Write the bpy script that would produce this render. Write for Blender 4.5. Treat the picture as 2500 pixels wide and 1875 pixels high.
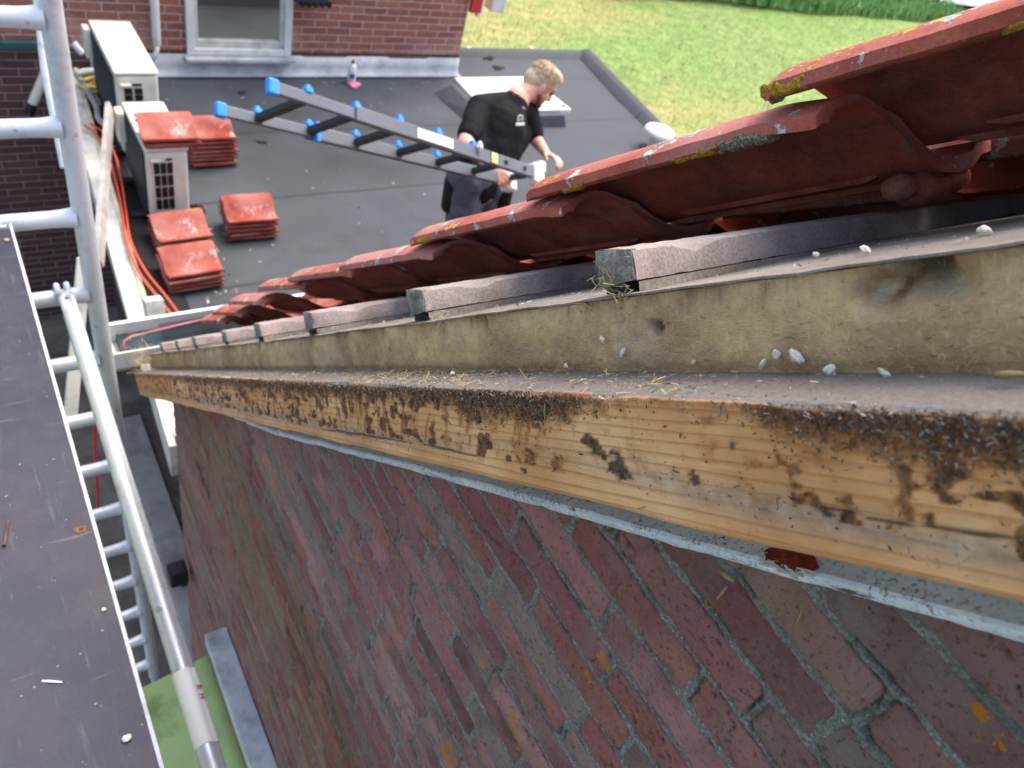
import bpy, math, numpy as np
from mathutils import Matrix, Vector
S = bpy.context.scene
COL = S.collection
for o in list(bpy.data.objects): bpy.data.objects.remove(o)
# ------------------------------------------------------------ camera, sky, sun, exposure
# world: camera at the origin, X into the house, Y along the gable towards the eave, Z up
CM = np.array([[0.8269566,-0.5069823,0.2431292],[-0.2099588,-0.6795675,-0.7029263],[0.5215938,0.5302424,-0.6684182]])
FPX = 1864.963
PIT = 0.7502574                      # roof pitch
cam = bpy.data.cameras.new('camera'); co = bpy.data.objects.new('camera', cam); COL.objects.link(co)
R, U, B = CM[0], -CM[1], -CM[2]
co.matrix_world = Matrix(((R[0],U[0],B[0],0),(R[1],U[1],B[1],0),(R[2],U[2],B[2],0),(0,0,0,1)))
cam.sensor_width = 36; cam.lens = 36*FPX/2500; cam.clip_start = .02; cam.clip_end = 600
cam.dof.use_dof = True; cam.dof.focus_distance = .62; cam.dof.aperture_fstop = 10.5
S.camera = co
SUN_EL, SUN_AZ = math.radians(64), math.radians(70)     # azimuth measured from +Y towards +X
w = bpy.data.worlds.new('World'); S.world = w; w.use_nodes = True
wn = w.node_tree; bg = wn.nodes['Background']
sky = wn.nodes.new('ShaderNodeTexSky'); sky.sky_type = 'NISHITA'; sky.sun_disc = False
sky.sun_elevation = SUN_EL; sky.sun_rotation = SUN_AZ; sky.dust_density = 5; sky.air_density = 1.0; sky.ozone_density = 1.0
wn.links.new(sky.outputs[0], bg.inputs[0]); bg.inputs[1].default_value = .15
sl = bpy.data.lights.new('sun', 'SUN'); sl.energy = .55; sl.angle = math.radians(35); sl.color = (1,.96,.9)
so = bpy.data.objects.new('sun', sl); COL.objects.link(so)
sd = Vector((math.sin(SUN_AZ)*math.cos(SUN_EL), math.cos(SUN_AZ)*math.cos(SUN_EL), math.sin(SUN_EL)))
so.rotation_euler = sd.to_track_quat('Z','Y').to_euler(); so.location = (6,2,6)
S.view_settings.view_transform = 'Standard'; S.view_settings.look = 'None'; S.view_settings.exposure = 1.75; S.view_settings.gamma = 1
# ------------------------------------------------------------ pixel -> point (2500x1875 photograph pixels)
def ray(x, y): return CM.T @ np.array([x-1250, y-937.5, FPX])
def onX(x, y, v): d = ray(x,y); return d*v/d[0]
def onY(x, y, v): d = ray(x,y); return d*v/d[1]
def onZ(x, y, v): d = ray(x,y); return d*v/d[2]
def PD(x, y, D): return ray(x,y)*D/FPX
CP, SP = math.cos(PIT), math.sin(PIT)
RAKE = Matrix(((1,0,0,0),(0,CP,SP,0),(0,-SP,CP,0),(0,0,0,1)))      # local (x, t down the slope, n out of the roof)
def tn(P): return P[1]*CP-P[2]*SP, P[1]*SP+P[2]*CP
ZR = -3.25      # flat roof
ZG = -5.7       # ground
# ------------------------------------------------------------ noise
def _h(i, s):
    v = np.sin(i[...,0]*127.1+i[...,1]*311.7+i[...,2]*74.7+s*53.3)*43758.5453
    return v-np.floor(v)
def vn(P, sc=1., seed=0, oct=1):
    P = np.asarray(P, float); out = 0; amp = 1; tot = 0
    for o in range(oct):
        q = P*sc*(2**o)+17.3*o; i = np.floor(q); f = q-i; f = f*f*(3-2*f); r = 0
        for dx in (0,1):
            for dy in (0,1):
                for dz in (0,1):
                    wgt = (f[...,0] if dx else 1-f[...,0])*(f[...,1] if dy else 1-f[...,1])*(f[...,2] if dz else 1-f[...,2])
                    r = r+wgt*_h(i+np.array([dx,dy,dz]), seed+o)
        out = out+amp*r; tot += amp; amp *= .5
    return out/tot
def sst(a, b, x): t = np.clip((x-a)/(b-a), 0, 1); return t*t*(3-2*t)
# ------------------------------------------------------------ mesh builder
def nrm(v): v = np.asarray(v, float); return v/max(np.linalg.norm(v), 1e-9)
def frame(d):
    d = nrm(d); a = np.array([0,0,1.]) if abs(d[2]) < .9 else np.array([1.,0,0])
    u = nrm(np.cross(a, d)); return u, np.cross(d, u), d
WORLD = {}
class MB:
    def __init__(s): s.V = []; s.F = []; s.M = []; s.n = 0; s.mi = 0
    def add(s, V, F):
        V = np.asarray(V, float).reshape(-1,3); s.V.append(V)
        for f in F: s.F.append([int(i)+s.n for i in f]); s.M.append(s.mi)
        s.n += len(V); return s
    def grid(s, G, close=False):
        G = np.asarray(G, float); a, b = G.shape[:2]; F = []
        for i in range(a-1):
            for j in range(b if close else b-1):
                k = (j+1) % b; F.append((i*b+j, i*b+k, (i+1)*b+k, (i+1)*b+j))
        return s.add(G.reshape(-1,3), F)
    def box(s, c, d, rot=None):
        h = np.array(d)/2.; P = np.array([(x,y,z) for x in (-1,1) for y in (-1,1) for z in (-1,1)])*h
        if rot is not None: P = P @ np.asarray(rot).T
        return s.add(P+np.array(c), [(0,1,3,2),(4,6,7,5),(0,4,5,1),(2,3,7,6),(0,2,6,4),(1,5,7,3)])
    def bar(s, a, b, wd, hg, up=(0,0,1)):
        a = np.array(a,float); b = np.array(b,float); d = nrm(b-a); u = nrm(np.cross(d, up)); v = np.cross(u, d)
        return s.box((a+b)/2, (wd, np.linalg.norm(b-a), hg), np.stack([u,d,v],1))
    def tube(s, pts, r, n=12, cap=True):
        pts = np.array(pts, float); m = len(pts); r = np.full(m, r) if np.isscalar(r) else np.array(r,float); rings = []
        T = np.gradient(pts, axis=0); u, v, _ = frame(T[0])
        for i in range(m):
            d = nrm(T[i]); u = nrm(u-d*(u@d)); v = np.cross(d, u)
            a = np.linspace(0, 2*math.pi, n, endpoint=False)
            rings.append(pts[i]+r[i]*(np.cos(a)[:,None]*u+np.sin(a)[:,None]*v))
        b = s.n; s.grid(np.array(rings), True)
        if cap: s.F += [[b+i for i in range(n)][::-1], [b+(m-1)*n+i for i in range(n)]]; s.M += [s.mi]*2
        return s
    def ball(s, c, r, n=10, rot=None, noise=0, seed=0):
        r = np.array([r]*3 if np.isscalar(r) else r, float)
        th = np.linspace(0.001, math.pi-.001, n); ph = np.linspace(0, 2*math.pi, 2*n, endpoint=False)
        G = np.stack([np.sin(th)[:,None]*np.cos(ph)[None], np.sin(th)[:,None]*np.sin(ph)[None], np.cos(th)[:,None]+0*ph[None]], -1)
        if noise: G = G*(1+noise*(vn(G, 2.2, seed, 2)-.5)*2)[...,None]
        G = G*r
        if rot is not None: G = G @ np.asarray(rot).T
        return s.grid(G+np.array(c), True)
    def cap2(s, p, q, r0, r1, n=10):
        p = np.array(p,float); q = np.array(q,float); u, v, d = frame(q-p); rings = []
        a = np.linspace(0, 2*math.pi, 2*n, endpoint=False)
        for t in np.linspace(-math.pi/2+.02, 0, 5): rings.append(p+d*r0*math.sin(t)+r0*math.cos(t)*(np.cos(a)[:,None]*u+np.sin(a)[:,None]*v))
        for t in np.linspace(0, math.pi/2-.02, 5): rings.append(q+d*r1*math.sin(t)+r1*math.cos(t)*(np.cos(a)[:,None]*u+np.sin(a)[:,None]*v))
        b = s.n; s.grid(np.array(rings), True); m = len(rings)
        s.F += [[b+i for i in range(2*n)][::-1], [b+(m-1)*2*n+i for i in range(2*n)]]; s.M += [s.mi]*2
        return s
    def sweep(s, prof, ts, disp=None, caps=True):
        # prof (k,2) = (x, n), swept along local y = ts
        prof = np.array(prof, float); ts = np.array(ts, float)
        G = np.zeros((len(ts), len(prof), 3)); G[...,0] = prof[None,:,0]; G[...,2] = prof[None,:,1]; G[...,1] = ts[:,None]
        if disp: G = disp(G)
        b = s.n; s.grid(G, True); k = len(prof); m = len(ts)
        if caps: s.F += [[b+i for i in range(k)][::-1], [b+(m-1)*k+i for i in range(k)]]; s.M += [s.mi]*2
        return s
    def strips(s, P, D, L, W, U, n=1, bend=0):
        # many thin slivers: centre P, direction D, length L, width W, U side vector
        P = np.asarray(P); D = np.asarray(D); U = np.asarray(U); Nn = np.cross(D, U); q = len(P)
        L = L[:,None]; W = W[:,None]
        a = P-D*L/2; c = P+D*L/2+Nn*L*bend; m = P+Nn*L*bend*.0+Nn*W*.5
        V = np.stack([a-U*W/2, a+U*W/2, m+U*W/2, c+U*W/3, c-U*W/3, m-U*W/2], 1).reshape(-1,3)
        F = []
        for i in range(q):
            k = 6*i; F += [(k,k+1,k+2,k+5),(k+5,k+2,k+3,k+4)]
        return s.add(V, F)
    def build(s, name, mat=None, parent=None, smooth=False, bevel=0, mw=None, attr=None, auto=None, seg=2, sub=0, solid=0):
        me = bpy.data.meshes.new(name); V = np.concatenate(s.V) if s.V else np.zeros((0,3))
        me.from_pydata(V.tolist(), [], s.F)
        mats = mat if isinstance(mat, (list,tuple)) else [mat]
        for m in mats:
            if m: me.materials.append(m)
        if len(mats) > 1: me.polygons.foreach_set('material_index', s.M)
        if smooth: me.polygons.foreach_set('use_smooth', [True]*len(me.polygons))
        for k, a in (attr or {}).items():
            a = np.asarray(a, np.float32)
            if a.ndim == 1: me.attributes.new(k, 'FLOAT', 'POINT').data.foreach_set('value', a)
            else: me.attributes.new(k, 'FLOAT_COLOR', 'POINT').data.foreach_set('color', a.ravel())
        me.update(); o = bpy.data.objects.new(name, me); COL.objects.link(o)
        if solid: x = o.modifiers.new('solid','SOLIDIFY'); x.thickness = solid; x.offset = 0
        if bevel: x = o.modifiers.new('bevel','BEVEL'); x.width = bevel; x.segments = seg; x.limit_method = 'ANGLE'; x.angle_limit = math.radians(40)
        if sub: x = o.modifiers.new('sub','SUBSURF'); x.levels = sub; x.render_levels = sub
        o.matrix_basis = mw if mw is not None else Matrix(); WORLD[o.name] = o.matrix_basis.copy()
        if parent is not None: o.parent = parent; o.matrix_parent_inverse = WORLD[parent.name].inverted()
        if auto:
            me.polygons.foreach_set('use_smooth', [True]*len(me.polygons)); me.set_sharp_from_angle(angle=math.radians(auto))
        return o
def tag(o, label=None, cat=None, group=None, kind=None):
    if cat and not kind: kind = 'thing'
    for k, v in (('label',label),('category',cat),('group',group),('kind',kind)):
        if v: o[k] = v
    return o
def thing(name, label, cat, loc=(0,0,0), group=None):
    o = bpy.data.objects.new(name, None); COL.objects.link(o); o.location = loc; o.empty_display_size = .1
    tag(o, label, cat, group)
    WORLD[o.name] = Matrix.Translation(Vector(loc)); return o
def rot_z(a): c, s_ = math.cos(a), math.sin(a); return np.array([[c,-s_,0],[s_,c,0],[0,0,1]])
rng = np.random.default_rng(7)
def rnd(a, b, n=None): return rng.uniform(a, b, n)
def unit(n):
    v = rng.normal(size=(n,3)); return v/np.linalg.norm(v, axis=1)[:,None]
# ------------------------------------------------------------ materials
def lin(h):
    h = h.lstrip('#'); r = []
    for i in (0,2,4):
        c = int(h[i:i+2],16)/255.; r.append(c/12.92 if c <= .04045 else ((c+.055)/1.055)**2.4)
    return (*r, 1.)
class NT:
    def __init__(s, name, rough=.8, metal=0., spec=.3):
        s.m = bpy.data.materials.new(name); s.m.use_nodes = True; s.t = s.m.node_tree; s.p = s.t.nodes['Principled BSDF']
        s.p.inputs['Roughness'].default_value = rough; s.p.inputs['Metallic'].default_value = metal; s.p.inputs['Specular IOR Level'].default_value = spec
    def n(s, ty, ins=None, out=0, **pr):
        nd = s.t.nodes.new(ty)
        for k, v in pr.items(): setattr(nd, k, v)
        for k, v in (ins or {}).items(): s.set(nd.inputs[k], v)
        return nd.outputs[out]
    def set(s, sock, v):
        if isinstance(v, bpy.types.NodeSocket): s.t.links.new(v, sock)
        else:
            if hasattr(sock.default_value, '__len__') and len(sock.default_value) == 4 and len(v) == 3: v = (*v, 1)
            sock.default_value = v
    def P(s, **kw):
        for k, v in kw.items(): s.set(s.p.inputs[k.replace('_',' ')], v)
        return s
    def obj(s, scale=(1,1,1), rnd_off=True, rot=(0,0,0)):
        c = s.n('ShaderNodeTexCoord', out=3)
        if rnd_off:
            r = s.n('ShaderNodeObjectInfo', out=5)
            c = s.n('ShaderNodeVectorMath', {0:c, 1:s.n('ShaderNodeVectorMath', {0:s.n('ShaderNodeCombineXYZ',{0:r,1:r,2:r}), 1:(37.,91.,53.)}, operation='MULTIPLY')}, operation='ADD')
        return s.n('ShaderNodeMapping', {0:c, 2:rot, 3:scale})
    def noise(s, v, sc, det=4., rough=.55, dist=0.): return s.n('ShaderNodeTexNoise', {'Vector':v,'Scale':sc,'Detail':det,'Roughness':rough,'Distortion':dist})
    def voro(s, v, sc, feat='F1', out=0): return s.n('ShaderNodeTexVoronoi', {'Vector':v,'Scale':sc}, out=out, feature=feat)
    def ramp(s, f, *st, interp='LINEAR'):
        nd = s.t.nodes.new('ShaderNodeValToRGB'); s.set(nd.inputs[0], f); cr = nd.color_ramp; cr.interpolation = interp
        while len(cr.elements) < len(st): cr.elements.new(.5)
        for e, (p, c) in zip(cr.elements, st):
            e.position = p; e.color = lin(c) if isinstance(c, str) else ((c,c,c,1) if np.isscalar(c) else (*c[:3],1))
        return nd.outputs[0]
    def mix(s, f, a, b, mode='MIX'):
        nd = s.t.nodes.new('ShaderNodeMix'); nd.data_type = 'RGBA'; nd.blend_type = mode
        g = lambda v: lin(v) if isinstance(v, str) else v
        s.set(nd.inputs[0], f); s.set(nd.inputs[6], g(a)); s.set(nd.inputs[7], g(b)); return nd.outputs[2]
    def math(s, op, a, b=0.): return s.n('ShaderNodeMath', {0:a, 1:b}, operation=op)
    def attr(s, nm, out=2): return s.n('ShaderNodeAttribute', out=out, attribute_name=nm)
    def isl(s): return s.n('ShaderNodeNewGeometry', out=8)
    def bump(s, h, st=.5, d=.01, prev=None):
        ins = {'Strength':st,'Distance':d,'Height':h}
        if prev is not None: ins['Normal'] = prev
        return s.n('ShaderNodeBump', ins)
def simple(name, col, rough=.7, metal=0., var=.12, sc=12., spec=.3, dirt=None, bump=.15, bd=.003, det=5.):
    k = NT(name, rough, metal, spec); v = k.obj(); n = k.noise(v, sc, det)
    c = lin(col) if isinstance(col, str) else (*col, 1)
    lo = tuple(x*(1-var*2) for x in c[:3])+(1,); hi = tuple(min(1,x*(1+var*2)) for x in c[:3])+(1,)
    r = k.ramp(n, (.3, lo), (.7, hi))
    if dirt: r = k.mix(k.math('MULTIPLY', k.ramp(k.noise(v, sc*.6, 6, .65), (.52,0.),(.72,1.)), .75), r, dirt)
    k.P(Base_Color=r)
    if bump: k.P(Normal=k.bump(k.noise(v, sc*5, 4), bump, bd))
    return k.m
def island(name, cols, rough=.85, bump=0):
    k = NT(name, rough); r = k.isl(); n = len(cols)
    k.P(Base_Color=k.ramp(r, *[(i/max(1,n-1), c) for i, c in enumerate(cols)], interp='LINEAR'))
    return k.m
def m_tile():
    k = NT('red_clay', .8, 0, .2); v = k.obj(); top = k.attr('top')
    n1 = k.noise(v, 9, 5, .6); n2 = k.noise(v, 45, 5); n3 = k.noise(v, 3.5, 3)
    c = k.ramp(n1, (.3,'#8d4438'), (.5,'#a25344'), (.7,'#b56656'))
    c = k.mix(k.math('MULTIPLY', k.ramp(n2,(.45,0.),(.7,1.)), .35), c, '#6f3029')
    c = k.mix(k.math('MULTIPLY', k.ramp(n3,(.45,0.),(.62,1.)), k.math('MULTIPLY', top, .65)), c, '#bd8a82')       # bloom on the weathered outside, sky sheen also put into its pink
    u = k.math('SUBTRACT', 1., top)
    c = k.mix(k.math('MULTIPLY', k.ramp(k.noise(v, 7, 6, .7),(.42,0.),(.66,1.)), k.math('MULTIPLY', u, .7)), c, '#3d2f2c')   # soot on the underside, with the shade beneath the tiles painted in
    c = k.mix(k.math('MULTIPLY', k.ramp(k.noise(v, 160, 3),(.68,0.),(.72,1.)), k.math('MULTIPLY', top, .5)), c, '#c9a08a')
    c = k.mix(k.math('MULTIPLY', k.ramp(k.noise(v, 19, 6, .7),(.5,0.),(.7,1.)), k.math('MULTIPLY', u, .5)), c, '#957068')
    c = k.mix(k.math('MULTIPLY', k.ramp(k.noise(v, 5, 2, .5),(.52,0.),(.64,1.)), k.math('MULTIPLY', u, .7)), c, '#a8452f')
    gr = k.noise(v, 260, 5, .8); c = k.mix(k.math('MULTIPLY', k.ramp(gr,(.52,0.),(.68,1.)), .45), c, '#3a2420'); c = k.mix(k.math('MULTIPLY', k.ramp(gr,(.3,1.),(.42,0.)), .35), c, '#c58f7f')
    # grey lichen
    lf = k.attr('lich'); d = k.noise(v, 130, 6, .7)
    g = k.math('ADD', k.math('MULTIPLY', k.noise(v, 26, 3, .5), .62), k.math('MULTIPLY', d, .42))
    gm = k.math('MULTIPLY', k.ramp(g,(.594,0.),(.612,1.)), top)
    c = k.mix(gm, c, k.ramp(d,(.35,'#6e6f6b'),(.6,'#c4c4bd')))
    v2 = k.obj((1,1,1), True, (1.1,.4,2.)); d2 = k.noise(v2, 110, 6, .7)
    y = k.math('ADD', k.math('ADD', k.math('MULTIPLY', k.noise(v2, 21, 3, .5), .6), k.math('MULTIPLY', d2, .35)), k.math('MULTIPLY', lf, .1))
    ym = k.math('MULTIPLY', k.ramp(y,(.645,0.),(.665,1.)), top)
    c = k.mix(ym, c, k.ramp(d2,(.35,'#8a6a14'),(.5,'#c4951f'),(.65,'#dcb43a')))
    n2 = k.math('ADD', n2, k.math('MULTIPLY', k.noise(v, 190, 6, .8), 3.2)); h = k.math('ADD', k.math('MULTIPLY', k.math('MAXIMUM', gm, ym), k.math('ADD', k.math('MULTIPLY', d, .8), .3)), k.math('MULTIPLY', n2, .15))
    k.P(Base_Color=c, Roughness=k.ramp(n1,(.3,.7),(.7,.85)), Normal=k.bump(h, .9, .004)); return k.m
def m_stack():
    k = NT('dusty_red_clay', .9, 0, .1); v = k.obj(); n1 = k.noise(v, 12, 5)
    c = k.ramp(n1,(.3,'#7d3a30'),(.7,'#99493d')); a = k.attr('pan')
    c = k.mix(k.math('MULTIPLY', k.ramp(k.noise(v, 5, 3),(.35,0.),(.65,1.)), .6), c, '#b07a6f')
    m = k.math('MULTIPLY', k.ramp(k.math('ADD', k.math('MULTIPLY', k.noise(v, 60, 6, .7), .55), k.math('MULTIPLY', k.noise(v, 9, 2), .5)),(.58,0.),(.64,1.)), a)
    c = k.mix(k.math('MULTIPLY', m, .7), c, '#bcaaa2')
    k.P(Base_Color=c, Normal=k.bump(k.noise(v, 90, 4), .2, .003)); return k.m
def m_beam():
    k = NT('weathered_pine', .72, 0, .25); v = k.obj(rnd_off=False)
    vg = k.obj((1, .07, 1), False); ring = k.n('ShaderNodeTexWave', {'Vector':k.n('ShaderNodeMapping',{0:k.n('ShaderNodeTexCoord',out=3),3:(6,.32,6)}),'Scale':7.,'Distortion':5.5,'Detail':3.,'Detail Scale':.7,'Detail Roughness':.6}, out=1, wave_type='BANDS', bands_direction='Z', wave_profile='SAW')
    fib = k.noise(vg, 420, 5, .6); lo = k.noise(v, 7, 5, .6)
    c = k.ramp(lo,(.3,'#b18152'),(.5,'#cf9c6a'),(.7,'#e0b685'))
    c = k.mix(k.math('MULTIPLY', k.ramp(ring,(.62,0.),(.96,1.)), .55), c, '#9a6335')
    c = k.mix(k.math('MULTIPLY', k.ramp(fib,(.5,0.),(.75,1.)), .35), c, '#8a6440')
    st = k.attr('stain'); gr = k.attr('grey'); ch = k.attr('char')
    c = k.mix(k.math('MULTIPLY', gr, .8), c, k.ramp(k.noise(v, 90, 5),(.35,'#6f655c'),(.65,'#a3978a')))
    sp = k.noise(v, 210, 6, .7)
    sm = k.ramp(k.math('ADD', st, k.math('MULTIPLY', k.math('SUBTRACT', sp, .5), 1.1)),(.35,0.),(.7,1.))
    c = k.mix(k.math('MULTIPLY', k.ramp(k.math('ADD', st, k.math('MULTIPLY', k.math('SUBTRACT', k.noise(v, 60, 5, .65), .5), .9)),(.08,0.),(.42,1.)), .75), c, '#9a6232')
    c = k.mix(sm, c, k.ramp(k.noise(v, 150, 5),(.3,'#3d291d'),(.5,'#6b472c'),(.7,'#97693d')))
    c = k.mix(k.math('MULTIPLY', ch, k.ramp(sp,(.3,1.),(.7,.8))), c, k.ramp(sp,(.4,'#1b1310'),(.62,'#43342c')))
    spk = k.math('MULTIPLY', k.ramp(k.noise(v, 330, 3, .5),(.66,0.),(.7,1.)), k.ramp(k.noise(v, 22, 3),(.4,0.),(.6,1.)))
    c = k.mix(k.math('MULTIPLY', spk, .85), c, '#2e241b')
    up = k.attr('ledge'); dust = k.noise(v, 480, 4, .7)
    c = k.mix(up, c, k.ramp(k.math('ADD', k.math('MULTIPLY', dust, .7), k.math('MULTIPLY', lo, .3)),(.3,'#504a44'),(.5,'#69635c'),(.68,'#857e76')))
    h = k.math('ADD', k.math('ADD', k.math('MULTIPLY', fib, .4), k.math('MULTIPLY', sm, k.math('MULTIPLY', sp, 1.2))), k.math('MULTIPLY', dust, k.math('MULTIPLY', up, .6)))
    k.P(Base_Color=c, Normal=k.bump(h, .55, .0025)); return k.m
def m_insul():
    k = NT('mineral_wool', .95, 0, .1); v = k.obj(rnd_off=False)
    va = k.obj((1,.4,1), False, (.6,0,0)); vb = k.obj((1,.4,1), False, (-1.0,0,0)); vc = k.obj((1,1.,.3), False, (.2,0,0))
    f = k.math('MAXIMUM', k.math('MAXIMUM', k.noise(va, 330, 5, .65), k.noise(vb, 300, 5, .65)), k.noise(vc, 310, 4, .6))
    lo = k.noise(v, 11, 6, .65); md = k.noise(v, 45, 5, .6)
    c = k.ramp(lo,(.3,'#8b725a'),(.46,'#a98a69'),(.6,'#c1a67b'),(.75,'#aa886c'))
    c = k.mix(k.math('MULTIPLY', k.ramp(md,(.5,0.),(.75,1.)), .5), c, '#7d7060')
    c = k.mix(k.math('MULTIPLY', k.ramp(f,(.56,0.),(.74,1.)), .5), c, '#ccb68c')
    c = k.mix(k.math('MULTIPLY', k.ramp(k.noise(va, 240, 5, .7),(.6,0.),(.7,1.)), .7), c, '#54462f')
    vs = k.obj((1,1.6,.35), False); c = k.mix(k.math('MULTIPLY', k.ramp(k.noise(vs, 26, 5, .6),(.55,0.),(.72,1.)), k.math('MULTIPLY', k.attr('edge'), .95)), c, '#6a4f3b')
    c = k.mix(k.math('MULTIPLY', k.attr('pale'), .8), c, '#b9b19a')
    c = k.mix(k.attr('hole'), c, '#40362a')
    k.P(Base_Color=c, Normal=k.bump(k.math('ADD', f, k.math('MULTIPLY', md, .8)), .8, .003)); return k.m
def m_dust(name, cols, sc=300, big=14):
    k = NT(name, .95, 0, .1); v = k.obj(rnd_off=False); a = k.noise(v, sc, 5, .7); b = k.noise(v, big, 5, .6); s_ = k.noise(k.obj((1,.2,1),False), 120, 4)
    c = k.ramp(k.math('ADD', k.math('MULTIPLY', a, .5), k.math('MULTIPLY', b, .5)),(.32,cols[0]),(.5,cols[1]),(.66,cols[2]))
    c = k.mix(k.math('MULTIPLY', k.ramp(s_,(.58,0.),(.7,1.)), .45), c, cols[3]); 
    c = k.mix(k.math('MULTIPLY', k.ramp(k.noise(v, 9, 3),(.56,0.),(.68,1.)), .45), c, cols[4])
    k.P(Base_Color=c, Normal=k.bump(k.math('ADD', a, k.math('MULTIPLY', s_, .5)), .6, .002)); return k.m
def m_mould():
    k = NT('peeling_grey_paint', .6, 0, .3); v = k.obj(rnd_off=False); vl = k.obj((1,.3,1),False)
    c = k.ramp(k.noise(v, 16, 5),(.3,'#b3bec4'),(.7,'#d0d8da'))
    c = k.mix(k.math('MULTIPLY', k.ramp(k.noise(v, 260, 5, .7),(.53,0.),(.64,1.)), k.ramp(k.noise(v, 18, 4),(.35,.3),(.6,1.))), c, '#23282a')
    c = k.mix(k.math('MULTIPLY', k.ramp(k.noise(vl, 60, 6, .7),(.53,0.),(.57,1.)), k.attr('low')), c, '#e3e0d8')
    c = k.mix(k.math('MULTIPLY', k.ramp(k.noise(vl, 48, 6, .75),(.57,0.),(.6,1.)), k.attr('low')), c, '#4c4540')
    c = k.mix(k.attr('rot'), c, k.ramp(k.noise(vl, 200, 4),(.3,'#5d4433'),(.7,'#b08a68')))
    k.P(Base_Color=c, Normal=k.bump(k.noise(v, 200, 5), .35, .002)); return k.m
def m_brick():
    k = NT('old_brick', .92, 0, .15); v = k.obj(rnd_off=False); base = k.mix(1., k.attr('bcol', 0), (1.14,1.07,1.02,1), 'MULTIPLY')
    md = k.noise(v, 30, 6, .65); fi = k.noise(v, 420, 5, .75)
    c = k.mix(k.math('MULTIPLY', k.ramp(md,(.45,0.),(.7,1.)), .5), base, '#6a5d56')
    c = k.mix(k.math('MULTIPLY', k.ramp(k.noise(v, 9, 5, .6),(.45,0.),(.68,1.)), .45), c, '#928781')
    c = k.mix(k.math('MULTIPLY', k.ramp(fi,(.58,0.),(.68,1.)), .6), c, '#bda596')
    c = k.mix(k.math('MULTIPLY', k.ramp(k.noise(v, 210, 6, .75),(.55,0.),(.66,1.)), .75), c, '#33272a')
    c = k.mix(k.math('MULTIPLY', k.ramp(k.noise(v, 5, 5, .65),(.55,0.),(.7,1.)), .35), c, '#3f3634')
    a = k.noise(v, 300, 6, .75); b = k.noise(v, 25, 4)
    m = k.ramp(a,(.32,'#5f615a'),(.5,'#8a8b81'),(.68,'#b8b6a9')); m = k.mix(k.math('MULTIPLY', k.ramp(b,(.45,0.),(.7,1.)), .55), m, '#5f6058')
    m = k.mix(k.ramp(k.voro(v, 150),(.1,1.),(.16,0.)), m, '#bdbcb2')
    mm = k.ramp(k.math('ADD', k.attr('mort'), k.math('MULTIPLY', k.math('SUBTRACT', fi, .5), .5)),(.38,0.),(.58,1.))
    c = k.mix(mm, c, m); c = k.mix(k.math('MULTIPLY', k.attr('gap'), .7), c, '#1f1b1a')
    c = k.mix(k.ramp(k.math('ADD', k.math('MULTIPLY', k.noise(v, 24, 2), .7), k.math('MULTIPLY', k.noise(v, 170, 5, .7), .35)),(.675,0.),(.69,1.)), c, '#c07c1e')
    k.P(Base_Color=c, Normal=k.bump(k.math('ADD', k.math('MULTIPLY', fi, 1.), k.math('ADD', md, k.math('MULTIPLY', a, mm))), .9, .004)); return k.m
def m_mortar():
    k = NT('lime_mortar', .95, 0, .1); v = k.obj(rnd_off=False); a = k.noise(v, 260, 6, .7); b = k.noise(v, 25, 4)
    c = k.ramp(a,(.3,'#55554f'),(.5,'#84837b'),(.68,'#b4b1a6')); c = k.mix(k.math('MULTIPLY', k.ramp(b,(.5,0.),(.7,1.)), .5), c, '#57564f')
    vo = k.voro(v, 130); c = k.mix(k.ramp(vo,(.12,1.),(.2,0.)), c, '#b5b6ae')
    k.P(Base_Color=c, Normal=k.bump(a, .9, .004)); return k.m
def m_wallbrick(name, c1, c2, mort, bw=.232, rh=.0665, off=(0,0), stain=None):
    k = NT(name, .9, 0, .15); g = k.n('ShaderNodeTexCoord', out=3); sx = k.t.nodes.new('ShaderNodeSeparateXYZ'); k.t.links.new(g, sx.inputs[0])
    uv = k.n('ShaderNodeCombineXYZ', {0:k.math('ADD', k.math('ADD', sx.outputs[0], sx.outputs[1]), off[0]), 1:k.math('ADD', sx.outputs[2], off[1])})
    wob = k.n('ShaderNodeVectorMath', {0:uv, 1:k.n('ShaderNodeVectorMath', {0:k.n('ShaderNodeTexNoise',{'Vector':uv,'Scale':3.,'Detail':3.}, out=1), 1:(.012,.012,0)}, operation='MULTIPLY')}, operation='ADD')
    nd = k.t.nodes.new('ShaderNodeTexBrick'); k.set(nd.inputs[0], wob); k.set(nd.inputs['Color1'], lin(c1)); k.set(nd.inputs['Color2'], lin(c2)); k.set(nd.inputs['Mortar'], lin(mort))
    for a, b in (('Scale',1.),('Mortar Size',.0055),('Mortar Smooth',.25),('Brick Width',bw),('Row Height',rh),('Bias',0.)): nd.inputs[a].default_value = b
    c = k.mix(k.math('MULTIPLY', k.ramp(k.noise(g, 6, 5),(.4,0.),(.7,1.)), .45), nd.outputs[0], c1)
    c = k.mix(k.math('MULTIPLY', k.ramp(k.noise(g, 30, 5),(.45,0.),(.75,1.)), .35), c, '#3a2a26')
    if stain: c = k.mix(k.math('MULTIPLY', k.ramp(k.noise(g, 1.3, 4),(.5,0.),(.62,1.)), .55), c, stain)
    k.P(Base_Color=c, Normal=k.bump(k.math('SUBTRACT', 1., nd.outputs[1]), .5, .006)); return k.m
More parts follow.
